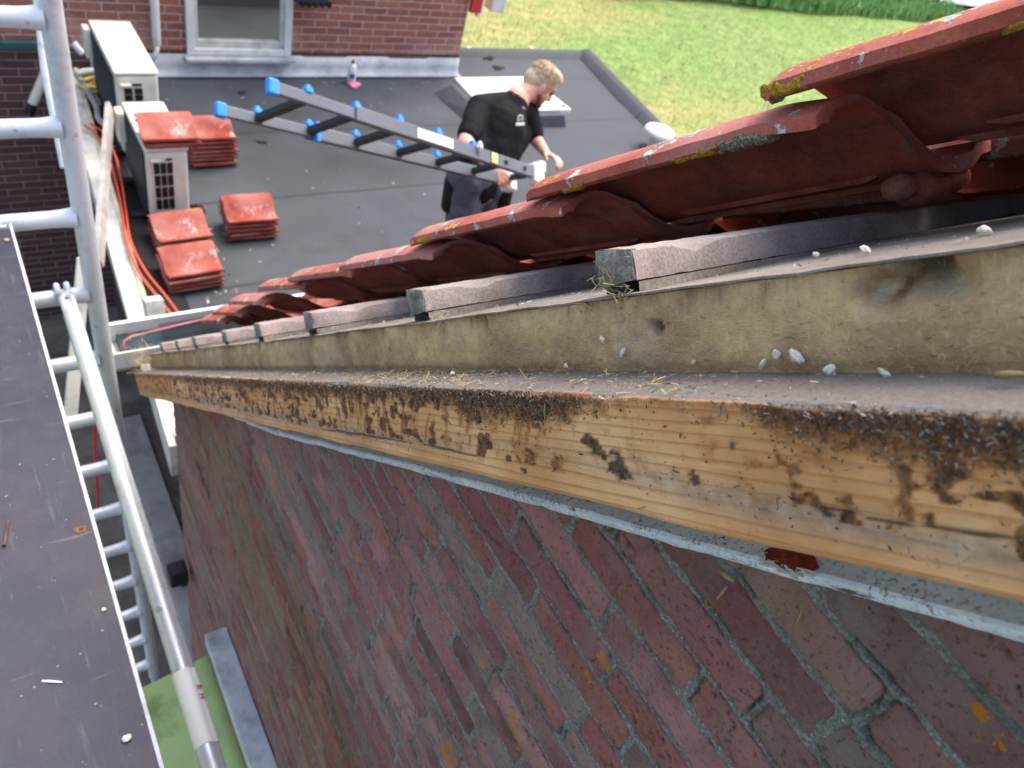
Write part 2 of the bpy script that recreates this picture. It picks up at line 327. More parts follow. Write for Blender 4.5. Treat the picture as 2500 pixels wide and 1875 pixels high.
def m_deck():
    k = NT('phenolic_ply', .5, 0, .35); v = k.obj(rnd_off=False); a = k.noise(v, 5, 6, .6); b = k.noise(v, 28, 6, .7)
    c = k.ramp(a,(.3,'#2b2a33'),(.5,'#323039'),(.7,'#3c373d'))
    c = k.mix(k.math('MULTIPLY', k.ramp(b,(.45,0.),(.8,1.)), .22), c, '#5d5860')
    c = k.mix(k.math('MULTIPLY', k.ramp(k.noise(k.obj((1,.25,1),False,(0,0,.4)), 60, 5, .7),(.6,0.),(.72,1.)), .4), c, '#332b30')
    c = k.mix(k.math('MULTIPLY', k.ramp(k.noise(k.obj((1,.06,1),False,(0,0,.15)), 90, 5, .7),(.6,0.),(.7,1.)), .3), c, '#6f6b72')
    c = k.mix(k.math('MULTIPLY', k.ramp(k.noise(k.obj((.08,1,1),False,(0,0,-.3)), 70, 4, .7),(.64,0.),(.7,1.)), .3), c, '#77737a')
    c = k.mix(k.math('MULTIPLY', k.ramp(k.noise(v, 3.2, 6, .7),(.55,0.),(.7,1.)), .35), c, '#544a44')
    c = k.mix(k.math('MULTIPLY', k.ramp(k.noise(v, 55, 2),(.76,0.),(.79,1.)), .6), c, '#a7a3a6')
    k.P(Base_Color=c, Roughness=k.ramp(b,(.3,.42),(.7,.65)), Normal=k.bump(k.noise(v, 140, 5), .2, .002)); return k.m
def m_metal(name, col, rough=.4, dirt='#4a4a48', amt=.35):
    k = NT(name, rough, .35, .5); v = k.obj(); c = lin(col)
    r = k.mix(k.math('MULTIPLY', k.ramp(k.noise(v, 22, 6, .7),(.5,0.),(.72,1.)), amt), c, dirt)
    r = k.mix(k.math('MULTIPLY', k.ramp(k.noise(v, 90, 5, .6),(.6,0.),(.72,1.)), amt*.8), r, '#d8dde0')
    r = k.mix(k.math('MULTIPLY', k.ramp(k.noise(v, 34, 4, .6),(.66,0.),(.69,1.)), .7), r, '#8f8c85')
    k.P(Base_Color=r, Roughness=k.ramp(k.noise(v, 14, 5),(.3,rough*.8),(.7,min(1,rough*1.5))), Normal=k.bump(k.noise(v, 60, 5), .12, .002)); return k.m
def m_bitumen():
    k = NT('bitumen_felt', .8, 0, .35); v = k.n('ShaderNodeTexCoord', out=3); a = k.noise(v, 1.1, 5, .6); b = k.noise(v, 160, 4, .7)
    c = k.ramp(k.math('ADD', k.math('MULTIPLY', a, .75), k.math('MULTIPLY', b, .25)),(.32,'#303438'),(.5,'#3d4246'),(.68,'#4c5154'))
    c = k.mix(k.math('MULTIPLY', k.ramp(k.noise(v, 2.6, 6, .7),(.55,0.),(.72,1.)), .5), c, '#34322d')
    sx = k.t.nodes.new('ShaderNodeSeparateXYZ'); k.t.links.new(k.n('ShaderNodeVectorMath',{0:v,1:k.n('ShaderNodeVectorMath',{0:k.n('ShaderNodeTexNoise',{'Vector':v,'Scale':1.5},out=1),1:(.03,.03,0)},operation='MULTIPLY')},operation='ADD'), sx.inputs[0])
    q = k.math('ABSOLUTE', k.math('SUBTRACT', k.math('FRACT', k.math('MULTIPLY', k.math('ADD', sx.outputs[1], .33), 1.06)), .5))
    seam = k.ramp(q,(.008,1.),(.02,0.)); c = k.mix(k.math('MULTIPLY', seam, .7), c, '#26282a')
    k.P(Base_Color=c, Roughness=k.ramp(a,(.3,.65),(.7,.9)), Normal=k.bump(k.math('ADD', k.math('MULTIPLY', b, .3), k.math('MULTIPLY', k.noise(v, 3, 3), 2.)), .35, .01)); return k.m
def m_grass():
    k = NT('meadow', .9, 0, .1); v = k.n('ShaderNodeTexCoord', out=3); a = k.noise(v, .35, 6, .65); b = k.noise(v, 4, 6, .7); d = k.noise(k.n('ShaderNodeMapping',{0:v,2:(0,0,-.5),3:(.35,1.2,1)}), .3, 5, .6)
    c = k.ramp(b,(.3,'#5f7040'),(.5,'#788b51'),(.7,'#919f62'))
    c = k.mix(k.ramp(d,(.5,0.),(.68,1.)), c, k.ramp(b,(.3,'#87804f'),(.7,'#aca06c')))
    c = k.mix(k.math('MULTIPLY', k.ramp(a,(.5,0.),(.7,1.)), .5), c, '#638a42')
    k.P(Base_Color=c, Normal=k.bump(k.noise(v, 9, 5), .8, .06)); return k.m
def m_crust(name, cols):
    k = NT(name, .95, 0, .1); v = k.obj(rnd_off=False); a = k.noise(v, 420, 5, .7)
    k.P(Base_Color=k.ramp(a,(.32,cols[0]),(.5,cols[1]),(.66,cols[2])), Normal=k.bump(a, .9, .003)); return k.m
MT = dict(
    tile=m_tile(), stack=m_stack(), beam=m_beam(), insul=m_insul(), mould=m_mould(), brick=m_brick(), mortar=m_mortar(), deck=m_deck(), bit=m_bitumen(), grass=m_grass(),
    sheet=m_dust('dusty_sheet', ('#5d564f','#7b736a','#989087','#ada598','#8f8375')), batten=m_dust('grey_batten', ('#6b615d','#91857f','#aca19b','#736862','#b39a8c'), 340, 18),
    endgrain=m_dust('fuzzy_end_grain', ('#5a5650','#817c74','#aaa59b','#3d3a35','#8f877e'), 420, 60),
    alu=m_metal('aluminium_tube', '#c9ced1', .42, '#6b6f70', .3), galv=m_metal('galvanised_tube', '#c2c9cc', .3, '#70767a', .4), zinc=simple('zinc', '#c6cacd', .55, .0, .06, 14, .4, '#6c7278'),
    edge=simple('pale_edge_strip', '#b9b9ba', .55, 0, .06, 30, .4, '#8c8a88'), green=simple('green_awning', '#b4cf88', .7, 0, .04, 8, .3, '#587a38'),
    white=simple('white_paint', '#d2d2cc', .5, 0, .03, 10, .4, '#a8a69c'), dirtywhite=simple('weathered_white_paint', '#c4c3b8', .7, 0, .08, 8, .3, '#7d7a68'), cream=simple('mossy_cream_paint', '#c9c3a2', .8, 0, .1, 9, .2, '#6e6d45'),
    greywood=simple('weathered_board', '#a09c96', .85, 0, .12, 9, .2, '#66605a'), dark=simple('dark_void', '#131415', .8, 0, .1, 10), black=simple('black_plastic', '#1b1c1e', .5, 0, .1, 10),
    soil=simple('dark_paving', '#66635b', .95, 0, .25, 3, .1, '#45433a', .4, .02), pav=m_wallbrick('brick_paving', '#75665e', '#655852', '#4f4a45', .21, .07), slab=simple('grey_slab', '#96938c', .9, 0, .1, 4, .2, '#56534d'),
    blue=simple('blue_plastic', '#2a86d8', .45, 0, .05, 8, .4, None, 0), rail=simple('grey_ladder_rail', '#5d6267', .45, .2, .05, 8, .5, None, 0), railin=simple('dark_ladder_rail', '#2a2e32', .5, .2, .06, 8, .4, None, 0),
    sticker=simple('white_sticker', '#e2e2dd', .5, 0, .02, 20, .4, None, 0), yellow=simple('yellow_sticker', '#d8cf7a', .5, 0, .02, 20, .4, None, 0), orange=simple('orange_cable', '#d6553a', .45, 0, .05, 12, .4, None, 0), red=simple('red_paint', '#a8262c', .45, 0, .05, 6, .4, None, 0),
    lead=simple('lead_flashing', '#b2b4b5', .65, .05, .1, 5, .4, '#70747a', .4, .01), teal=simple('teal_paint', '#2c4f4c', .6, 0, .15, 8, .3, '#1a2b2c'), strap=simple('yellow_rope', '#c9a73c', .8, 0, .12, 25), hose=simple('grey_hose', '#96958f', .6, 0, .06, 10),
    acw=simple('ac_enamel', '#d3cdbd', .45, 0, .03, 5, .4, '#aeaa9c', 0), fins=simple('ac_fins', '#2b3a40', .6, .3, .15, 30), 
    skin=simple('skin', '#cc9a86', .5, 0, .07, 14, .35, '#b06a58', .1), hair=simple('sandy_hair', '#c4b190', .7, 0, .2, 60, .3, '#94805f', .5, .004), beard=simple('reddish_beard', '#7c5038', .8, 0, .2, 80, .2, None, .5, .003),
    shirt=simple('black_cotton', '#121316', .85, 0, .2, 10, .2, None, .25, .004), trousers=simple('grey_work_cloth', '#565b64', .9, 0, .12, 9, .15, '#3d414a', .3, .004), holster=simple('black_cordura', '#17181b', .8, 0, .2, 12),
    glass=None, straw=island('straw', ['#6b5a3c','#a48e62','#c4b07c','#8a7550','#b8a888','#4f4434']), crust=island('dirt_flakes', ['#2d2723','#4a423b','#6a6259','#3d2a1f','#5d3d26','#85796b','#2a2624','#9d9588','#453930']), fibre=island('wool_fibres', ['#8a7a52','#b5a774','#d2c79a','#6a5c40','#9c8c60','#c0b284']),
    crumb=simple('mortar_crumb', '#cfc9bb', .95, 0, .1, 60, .1, None, .6, .003), moss=m_crust('grey_green_crust', ('#2f3229','#6b6f5c','#a3a389')), ylichen=m_crust('yellow_lichen', ('#6b5218','#a9832a','#cdb055')), clod=simple('dark_leaf_litter', '#3a3630', .95, 0, .3, 60, .1, None, .5), blade=island('grass_blades', ['#667a44','#7a9051','#8d9a5e','#a69e72','#607845']), reed=island('reed_blades', ['#55803f','#6a9650','#84ab64','#a0bd80','#4c7839']),
    nail=simple('rusty_steel', '#6b4a36', .7, .4, .2, 60), brass=simple('brass_screw', '#b09a6a', .5, .5, .1, 60), redwood=simple('bare_red_wood', '#7a3524', .85, 0, .25, 60, .2, '#431c14', .5), dullpink=simple('dull_pink_cable', '#a86a6c', .6), pink=simple('pink_cloth', '#d67f9a', .8, 0, .1, 20), bluel=simple('blue_label', '#255e9c', .5, 0, .1, 20, .4, None, 0),
    tar=simple('asphalt', '#8f9090', .9, 0, .06, 2), wall=m_wallbrick('red_house_brick', '#9d6656', '#7f5149', '#b7a698', stain='#b8968c'), wallb=m_wallbrick('shade_dark_brick', '#5f4844', '#4b3838', '#8c7876', .25, .0665), whitefoam=simple('white_foam', '#dfe0da', .8, 0, .04, 40), orangep=simple('orange_bowl', '#d99a4e', .5), litter=island('roof_litter', ['#8d8b84','#c9c6bd','#4b463e','#77634e','#a9a59b']))
def m_glass():
    k = NT('window_glass', .06, 0, .6); k.P(Base_Color=lin('#20262a'), Roughness=.05); k.p.inputs['Transmission Weight'].default_value = .0
    t = k.t; g = k.n('ShaderNodeBsdfTransparent', {0:(.8,.85,.85,1)}); gl = k.n('ShaderNodeBsdfGlossy', {0:(.9,.9,.9,1),1:.03}); f = k.n('ShaderNodeFresnel', {0:1.5})
    t.links.new(k.n('ShaderNodeMixShader', {0:k.math('ADD', f, .06), 1:g, 2:gl}), t.nodes['Material Output'].inputs[0]); return k.m
MT['glass'] = m_glass()
# ============================================================ the house gable: brick wall, timber, wool, sheet, battens, tiles
XW = .39
def brick_wall():
    t = thing('gable_wall', 'weathered red brick gable wall with rough grey mortar joints below the timber verge', 'brick wall', (XW, 1., ZG))
    YE = 1.925; z0 = -.428; ch = .0476
    ys = np.concatenate([np.linspace(-.8,-.17,60)[:-1], np.arange(-.17,.75,.0025), np.linspace(.75,YE,190)]); zs = np.concatenate([np.linspace(ZG,-3.3,60)[:-1], np.linspace(-3.3,-1.0,560)[:-1], np.arange(-1.0,.30,.0025)])
    Y, Z = np.meshgrid(ys, zs, indexing='ij'); Q = np.stack([0*Y,Y,Z],-1)
    wy = (vn(Q, 75, 3, 3)-.5)*.007; wz = (vn(Q, 75, 9, 3)-.5)*.0052+(vn(Q*np.array([1,.5,1]), 9, 10, 2)-.5)*.005
    Yw, Zw = Y+wy, Z+wz; row = np.floor((Zw-z0)/ch).astype(int); dz = ch/2-np.abs(Zw-(z0+(row+.5)*ch)); dy = np.full(Y.shape, 9.); bid = np.zeros(Y.shape, int)
    for r in np.unique(row):
        r_ = np.random.default_rng(5000+int(r)); L = r_.choice([.174,.168,.179,.09], 40, p=[.5,.22,.22,.06]); e = YE-(.09 if r % 2 else 0)-r_.uniform(0,.02)-np.concatenate([[-.2],np.cumsum(L)]); e = e[::-1]
        m = row == r; yy = Yw[m]; k = np.searchsorted(e, yy).clip(1,len(e)-1); dy[m] = np.minimum(yy-e[k-1], e[k]-yy); bid[m] = k+97*(int(r)+400)
    hm = .0039; d = np.minimum(dz, dy); cr = .006; a = np.maximum(hm+cr-dz,0); b = np.maximum(hm+cr-dy,0); d = np.where((a > 0) & (b > 0), hm+cr-np.hypot(a,b), d)
    d = d+(vn(Q, 230, 12, 2)-.5)*.0022; brick = sst(hm-.0009,hm+.0009,d)
    h1 = lambda n: _h(np.stack([bid, bid*0+n, bid*0], -1).astype(float), 3.)
    pit = sst(.62,.8, vn(Q, 55, 11, 3)); crack = np.exp(-(np.abs(vn(Q*np.array([1,.6,1.3]), 24, 16, 4)-.5)/.006)**2)*(h1(4) > .45)
    dep = (h1(1)-.5)*.0024+(vn(Q, 40, 5, 3)-.5)*.003+(vn(Q, 210, 15, 2)-.5)*.0022-pit*.0030-crack*.003
    rim = np.exp(-((d-hm)/.0035).clip(0)**2)*.0018
    gap = np.exp(-((d-hm+.0006)/.0011)**2)*sst(.5,.66, vn(Q, 38, 17, 3))
    mor = (vn(Q, 150, 21, 3)-.5)*.0028+(vn(Q, 25, 22, 2)-.5)*.002+.0004
    P = Q.copy(); P[...,0] = XW-brick*(dep-rim+.0012)-(1-brick)*(-mor)+gap*.004
    keep = (Y*SP+Z*CP) < -.12
    pal = np.array([lin(c) for c in ('#7d6e66','#87786e','#9a6966','#a07370','#8a5b5b','#a67c71','#935f5c','#7a5350','#9d6a62','#8f7a70')])
    col = pal[(h1(7)*len(pal)).astype(int).clip(0,len(pal)-1)]*(.85+.3*h1(8))[...,None]
    b2 = pal[(h1(9)*len(pal)).astype(int).clip(0,len(pal)-1)]; mx = sst(.4,.7, vn(Q, 18, 19, 3))[...,None]*.6; col = col*(1-mx)+b2*mx; col[...,3] = 1
    n, m = Y.shape; idx = np.arange(n*m).reshape(n,m); kf = (keep[:-1,:-1] & keep[1:,1:]); F = np.stack([idx[:-1,:-1],idx[:-1,1:],idx[1:,1:],idx[1:,:-1]],-1)[kf]
    used = np.zeros(n*m,bool); used[F.ravel()] = True; re = np.cumsum(used)-1; F = re[F]; V = P.reshape(-1,3)[used]
    me = bpy.data.meshes.new('brick_face'); me.vertices.add(len(V)); me.vertices.foreach_set('co', V.ravel()); me.loops.add(F.size); me.loops.foreach_set('vertex_index', F.ravel().astype(np.int32)); me.polygons.add(len(F)); me.polygons.foreach_set('loop_start', np.arange(0,F.size,4,dtype=np.int32)); me.polygons.foreach_set('loop_total', np.full(len(F),4,np.int32)); me.polygons.foreach_set('use_smooth', np.ones(len(F),bool)); me.update(calc_edges=True)
    for nm, A in (('mort',1-brick),('gap',np.maximum(gap,crack*brick*.8))): me.attributes.new(nm,'FLOAT','POINT').data.foreach_set('value', A.ravel()[used].astype(np.float32))
    me.attributes.new('bcol','FLOAT_COLOR','POINT').data.foreach_set('color', col.reshape(-1,4)[used].ravel().astype(np.float32))
    me.materials.append(MT['brick']); o = bpy.data.objects.new('brick_face', me); COL.objects.link(o); WORLD[o.name] = Matrix(); o.parent = t; o.matrix_parent_inverse = WORLD[t.name].inverted()
    mb = MB(); V = [(XW+.012, -.8, (-.135+.8*SP)/CP), (XW+.012, YE-.002, (-.135-YE*SP)/CP), (XW+.012, YE-.002, ZG), (XW+.012, -.8, ZG)]
    mb.add(V+[(x+.2,y,z) for x,y,z in V], [(4,5,6,7),(0,4,7,3),(1,2,6,5),(0,1,5,4)]); mb.build('wall_core', MT['mortar'], t)
    return t
brick_wall()
# eave-side wall of the house, turning the corner
o = MB().box((3.2,1.86,(ZG-1.85)/2),(5.2,.1,abs(ZG)-1.85)).build('house_wall', MT['wall']); tag(o, 'brick eave wall of the house turning the corner above the felt roof', 'brick wall')

# ---- timber beam (local x, t, n)
BX, BT, BB = .30, -.0790, -.1570
def beam():
    ts = np.concatenate([np.linspace(-.3,.1,40)[:-1], np.linspace(.1,1.3,420)[:-1], np.linspace(1.3,2.86,200)])
    nv = np.concatenate([np.linspace(0,1,56)])
    face = [(BX, BT+(BB-BT)*v) for v in nv]
    prof = [(.42,BT),(.385,BT)]+[(x,BT+.0005) for x in np.linspace(.375,.306,22)]+[(.3025,BT-.0004)]+face[1:-3]+[(BX+.001,BB+.003),(BX+.003,BB+.001),(BX+.007,BB),(.42,BB)]
    prof = np.array(prof); nf = len(prof)
    def disp(G):
        f = G[...,0] < .3022
        d = (vn(G*np.array([1,.25,1]), 60, 31, 3)-.5)*.0022+(vn(G*np.array([1,.15,1]), 9, 32, 2)-.5)*.0035
        G[...,0] += np.where(G[...,0] < .304, d, 0)
        e = np.exp(-((G[...,2]-BT)/.004)**2)*(G[...,0] < .306)
        G[...,2] += e*(vn(G*np.array([0,1,0]), 26, 33, 3)-.6)*.005
        eb = np.exp(-((G[...,2]-BB)/.006)**2)
        G[...,2] += eb*(vn(G*np.array([0,1,0]), 12, 34, 3)-.5)*.005
        G[...,2] += np.where(G[...,0] > .303, (vn(G, 60, 35, 3)-.5)*.0012, 0)
        return G
    b = MB(); b.sweep(prof, ts, disp); V = np.concatenate(b.V)
    v = (BT-V[:,2])/(BT-BB); t = V[:,1]; face_m = (V[:,0] < .304) & (v > .004)
    q = V*np.array([1,.55,1]); n1 = .5*vn(q, 13, 41, 4)+.5*vn(q, 48, 49, 3); n2 = vn(V, 55, 42, 3)
    top = np.exp(-np.clip(v,0,1)/.25)
    dens = np.interp(t, [-.3,.13,.20,.24,.27,.33,.38,.42,.46,.62,.80,1.2,1.6,2.2,2.9],[.9,.95,.95,.8,.35,.3,.3,.6,.75,.8,.7,.55,.5,.45,.35])
    crust = np.clip(top*dens*1.55+(n1-.5)*1.3*dens-.22, 0, 1)
    wide = np.interp(t, [-.3,.1,.22,.28,.40,.48,1.0,1.3,2.9],[1.,1.,.85,.15,.2,.8,1.0,.9,.7])
    spots = sst(.50,.66, vn(V*np.array([1,.8,1]), 135, 43, 2))*sst(.30,.5,vn(V,28,48,2))*wide*1.15*(v < .62+.25*n1)
    drip = sst(.42,.78, vn(np.stack([0*t, t+V[:,2]*.55, V[:,2]*.3],1), 150, 44, 4))*sst(.38,.5,t)*wide*.68*sst(.95,.5,v+.3*(n1-.5))
    stain = np.clip(crust*1.15+spots*.85+drip*.75, 0, 1)*face_m
    cr = np.interp(t, [-.3,.1,.2,.3,.38,.45,.62,.72,1.,1.5,2.9],[.78,.74,.72,.70,.60,.55,.66,.72,.74,.7,.7])
    grey = (np.exp(-((v-cr)/.10)**2)*np.interp(t,[-.3,.14,.3,.4,.55,.6,.8,2.9],[.9,.9,.9,.35,.25,.5,.8,.9])*(.4+.9*n2)+sst(.95,1.02,v)*0)*face_m
    char = np.zeros(len(V))
    for px, py, r in ((1443,1087,.0075),(1508,1142,.009),(1790,1087,.005),(1283,1148,.0035),(1695,1172,.004),(2020,1255,.0025),(1475,1113,.003)):
        a, n_ = tn(onX(px,py,BX)); dd = np.hypot((t-a)*.8, V[:,2]-n_)/r; char = np.maximum(char, 1-sst(.75,1.1, dd+(vn(V*np.array([1,.8,1]), 190, 46, 3)-.5)*2.2))
    # drying cracks
    for (x0,y0,x1,y1,wd) in ((1925,1222,2145,1262,.0007),(2120,1268,2255,1288,.0008),(2240,1286,2500,1318,.0009),(780,1045,1010,1082,.0012),(1030,1085,1170,1115,.0008)):
        a0, c0 = tn(onX(x0,y0,BX)); a1, c1 = tn(onX(x1,y1,BX)); u = np.clip((t-a0)/(a1-a0),0,1); ln = c0+(c1-c0)*u+(vn(np.stack([t,0*t,0*t],1), 40, 45, 2)-.5)*.003
        inside = ((t-a0)*(t-a1) < 0); char = np.maximum(char, inside*np.exp(-((V[:,2]-ln)/(wd*1.3*np.sin(math.pi*u)**.6+1e-5))**4))
    ledge = ((V[:,0] > .3022) & (v < .3)).astype(float)
    o = b.build('verge_beam', MT['beam'], mw=RAKE, smooth=True, attr=dict(stain=stain, grey=np.clip(grey,0,1), char=np.clip(char*face_m,0,1), ledge=ledge))
    tag(o, 'stained bare pine beam running down the verge under the yellow insulation', 'timber beam')
    # flakes of dirt and bark still clinging to the face
    idx = np.where(face_m & (t < 2.2))[0]; wgt = (crust[idx]**1.3*1.3+spots[idx]*.22+grey[idx]*.05+.0015); cell = np.gradient(ts)[np.searchsorted(ts, t[idx]).clip(0,len(ts)-1)]; wgt = wgt*cell
    n = 19000; pick = rng.choice(idx, n, p=wgt/wgt.sum()); P = V[pick].copy(); P[:,1] += rnd(-.004,.004,n); P[:,2] += rnd(-.0014,.0014,n); P[:,2] = np.clip(P[:,2], BB+.002, BT-.0005)
    P[:,0] = V[pick,0]-rnd(-.0006,.0022,n); D = unit(n)*np.array([.45,1,1]); D /= np.linalg.norm(D,axis=1)[:,None]; Uu = np.cross(D, unit(n)); Uu /= np.linalg.norm(Uu,axis=1)[:,None]
    L = rng.gamma(2.,.00075,n)+.0007; f = MB().strips(P, D, L, rnd(.0003,.0012,n), Uu, bend=.15)
    c = f.build('dirt_flakes', MT['crust'], o, mw=RAKE); tag(c, kind='stuff')
    return o
beam()
# ---- mineral wool slab
IX, IB, IT = .37, -.0787, -.0262
def top_n(t): return np.interp(t, [-.3,.1,.437*.37,.5,.8,1.2,2.,2.63,3.1],[-.0205,-.021,-.0211,-.0255,-.0262,-.0275,-.0285,-.0287,-.029])+(vn(np.stack([t,0*t,0*t],-1), 5, 51, 2)-.5)*.004
def insulation():
    ts = np.concatenate([np.linspace(-.2,.05,30)[:-1], np.linspace(.05,1.2,380)[:-1], np.linspace(1.2,3.02,220)]); k = 46
    G = np.zeros((len(ts),k,3)); tp = top_n(ts); s_ = np.linspace(0,1,k)
    G[...,0] = IX; G[...,1] = ts[:,None]; G[...,2] = IB+(tp[:,None]-IB)*s_[None]
    up = np.exp(-((1-s_)/.22)**2)[None]; lo_e = np.exp(-(s_/.1)**2)[None]
    nt = vn(G, 26, 53, 3); gouge = sst(.6,.8, vn(G*np.array([1,1,.5]), 33, 54, 2))*up
    G[...,0] += (vn(G, 75, 52, 3)-.5)*.003+(nt-.5)*.004+gouge*.012+(up*.003)+lo_e*.003
    hole = gouge*.75; pale = np.zeros_like(hole); tt, nn = G[...,1], G[...,2]
    for px, py, r in ((2170,690,.014),(2305,690,.010),(2130,720,.009),(1600,800,.006)):
        a, c = tn(onX(px,py,IX)); q = np.exp(-(((tt-a)/r)**2+((nn-c)/(r*.8))**2)); G[...,0] += q*.011*(.5+nt); pale = np.maximum(pale, q*.8*(nt > .5)); hole = np.maximum(hole, q*.75*(nt < .47))
    for px, py, r in ((800,880,.05),(730,880,.03),(1560,860,.03)):
        a, c = tn(onX(px,py,IX)); q = np.exp(-(((tt-a)/r)**2+((nn-c)/.03)**2)); pale = np.maximum(pale, q*.6*nt)
    b = MB(); b.grid(G); V0 = b.n
    e = [G[:,-1]+np.array([.25,0,0]), G[:,0]+np.array([.25,0,0])]
    b.grid(np.stack([G[:,-1], e[0]],1)); b.grid(np.stack([e[1], G[:,0]],1)); b.grid(np.stack([e[0],e[1]],1))
    b.grid(np.stack([G[-1], G[-1]+np.array([.25,0,0])],0)); b.grid(np.stack([G[0]+np.array([.25,0,0]), G[0]],0))
    pad = lambda A: np.concatenate([A.ravel(), np.zeros(b.n-V0)])
    o = b.build('insulation_slab', MT['insul'], mw=RAKE, smooth=True, attr=dict(edge=pad(np.broadcast_to(up+.35*lo_e, hole.shape)), pale=pad(pale), hole=pad(hole)))
    tag(o, 'yellow-brown mineral wool slab exposed along the verge on top of the timber beam', 'insulation')
    n = 9000; a = rnd(.05,2.2,n)**1; i = np.searchsorted(ts, a).clip(0,len(ts)-1); j = rng.integers(0,k,n); P = G[i,j].copy(); P[:,1] = a+rnd(-.002,.002,n); P[:,0] -= rnd(0,.0013,n)
    D = unit(n)*np.array([.12,1,1]); D /= np.linalg.norm(D,axis=1)[:,None]; Uu = np.cross(D, unit(n)*np.array([2,.4,.4])); Uu /= np.linalg.norm(Uu,axis=1)[:,None]
    f = MB().strips(P, D, rng.gamma(2,.0011,n)+.0006, rnd(.0001,.00025,n), Uu, bend=.1); c = f.build('wool_fibres', MT['fibre'], o, mw=RAKE); tag(c, kind='stuff')
insulation()
def sheet():
    ts = np.linspace(-.25,3.06,420); xs = np.concatenate([np.linspace(IX-.001,IX+.05,12), np.linspace(IX+.06,1.0,14)])
    G = np.zeros((len(ts),len(xs),3)); G[...,1] = ts[:,None]; G[...,0] = xs[None]; G[...,2] = top_n(ts)[:,None]+.0022+np.clip((xs-IX)*.012,0,.004)[None]
    G[...,2] += (vn(G, 40, 61, 3)-.5)*.0022; G[:,0,0] += (vn(G[:,0], 45, 62, 3)-.4)*.009
    b = MB(); b.grid(G); L = G.copy(); L[...,2] -= .0016; b.grid(L[:,::-1]); b.grid(np.stack([L[:,0],G[:,0]],1)); b.grid(np.stack([G[:,-1],L[:,-1]],1)); b.grid(np.stack([L[-1],G[-1]],0)); b.grid(np.stack([G[0],L[0]],0))
    o = b.build('roof_sheet', MT['sheet'], mw=RAKE, smooth=True); tag(o, 'dust-covered grey facing sheet lying between the insulation and the tile battens', 'facing sheet')
sheet()
# ---- battens
TSB = [.088,.4215,.773,1.150,1.475,1.775,2.105,2.41,2.72]
def batten(i, t0):
    r_ = np.random.default_rng(300+i); X0 = .38+r_.uniform(-.003,.006); nb, nt = (-.0105, .0112); nb -= .0015*min(i,5); nt -= .002*min(max(i-2,0),4); wd = .041
    nth = ['topmost','','','','','','','','']; 
    words = ['grey tile batten at the right edge under the lifted top tile','grey batten with the broad dark fuzzy sawn end under the second tile','grey batten with a white patch, next below the fuzzy sawn end','third grey batten down the slope, crumbling mortar in the notch beneath','fourth grey batten down the slope, ragged dusty top edge','fifth grey batten down the slope towards the gutter','small far batten, fourth from the gutter','small far batten, third from the gutter','last batten above the gutter at the eave']
    b = MB(); xs = np.concatenate([[X0,X0+.002],np.linspace(X0+.006,X0+.2,50),[.6,1.0]])
    pr = [(t0,nb),(t0-.001,(nb+nt)/2),(t0,nt-.002),(t0+.003,nt),(t0+wd/2,nt+.002),(t0+wd-.003,nt+.0035),(t0+wd,nt+.001),(t0+wd,nb-.0035)]
    G = np.zeros((len(xs),len(pr),3)); G[...,0] = xs[:,None]
    for j,(a,c) in enumerate(pr): G[:,j,1] = a; G[:,j,2] = c
    G[...,2] -= (G[...,0]-X0)*.012
    d = (vn(G, 55, 70+i, 3)-.5); G[...,1] += d*.0022; G[...,2] += (vn(G, 80, 80+i, 3)-.5)*.002
    notch = np.exp(-((xs-X0-.06-.02*r_.random())/.02)**2)*.006; G[:,1:4,2] -= (notch*(.6+.8*vn(G[:,2], 90, 5, 2)))[:,None]*np.array([0,1,1])
    b.grid(G, True); o = b.build('tile_batten', MT['batten'], mw=RAKE, smooth=False, auto=35); tag(o, words[i], 'batten', 'tile battens across the rafters')
    e = MB(); q = 15; U_, V_ = np.meshgrid(np.linspace(0,1,q), np.linspace(0,1,q), indexing='ij')
    E = np.stack([X0-.0015-.002*np.sin(U_*3.14)*np.sin(V_*3.14), t0+.0005+U_*(wd-.001), nb+.0005-.0035*U_+V_*(nt-nb-.001+.007*U_)], -1); E[...,0] -= (vn(E, 240, 91, 2)-.5)*.004
    e.grid(E); E2 = E.copy(); E2[...,0] = X0+.004; 
    for s_ in ((slice(None),0),(slice(None),-1),(0,slice(None)),(-1,slice(None))): e.grid(np.stack([E[s_],E2[s_]],0))
    ce = e.build('sawn_end', MT['endgrain'], o, mw=RAKE, smooth=True)
    n = 700 if i < 3 else 150; P = np.stack([rnd(X0-.004,X0-.001,n), rnd(t0,t0+wd,n), rnd(nb,nt,n)],1); D = unit(n)+np.array([-.7,0,0]); D /= np.linalg.norm(D,axis=1)[:,None]; Uu = np.cross(D, unit(n)); Uu /= np.linalg.norm(Uu,axis=1)[:,None]
    f = MB().strips(P, D, rnd(.001,.003,n), rnd(.0002,.0005,n), Uu, bend=.2); c = f.build('end_fuzz', MT['endgrain'], o, mw=RAKE); tag(c, kind='stuff')
    # packing strip below
    s2 = MB(); xs = np.linspace(X0+.0015,.9,60); tb = top_n(np.array([t0+.015]))[0]+.0035; pr = [(t0-.0002,tb-.003),(t0-.0006,nb-.0014),(t0+wd-.004,nb-.0012),(t0+wd-.003,tb)]
    G = np.zeros((len(xs),4,3)); G[...,0] = xs[:,None]
    for j,(a,c) in enumerate(pr): G[:,j,1] = a; G[:,j,2] = c
    G[...,1] += (vn(G, 40, 95+i, 2)-.5)*.004; G[...,2] -= (G[...,0]-X0)*.008; s2.grid(G, True); so_ = s2.build('packing_strip', MT['sheet'], o, mw=RAKE, auto=35)
for i, t0 in enumerate(TSB): batten(i, t0)
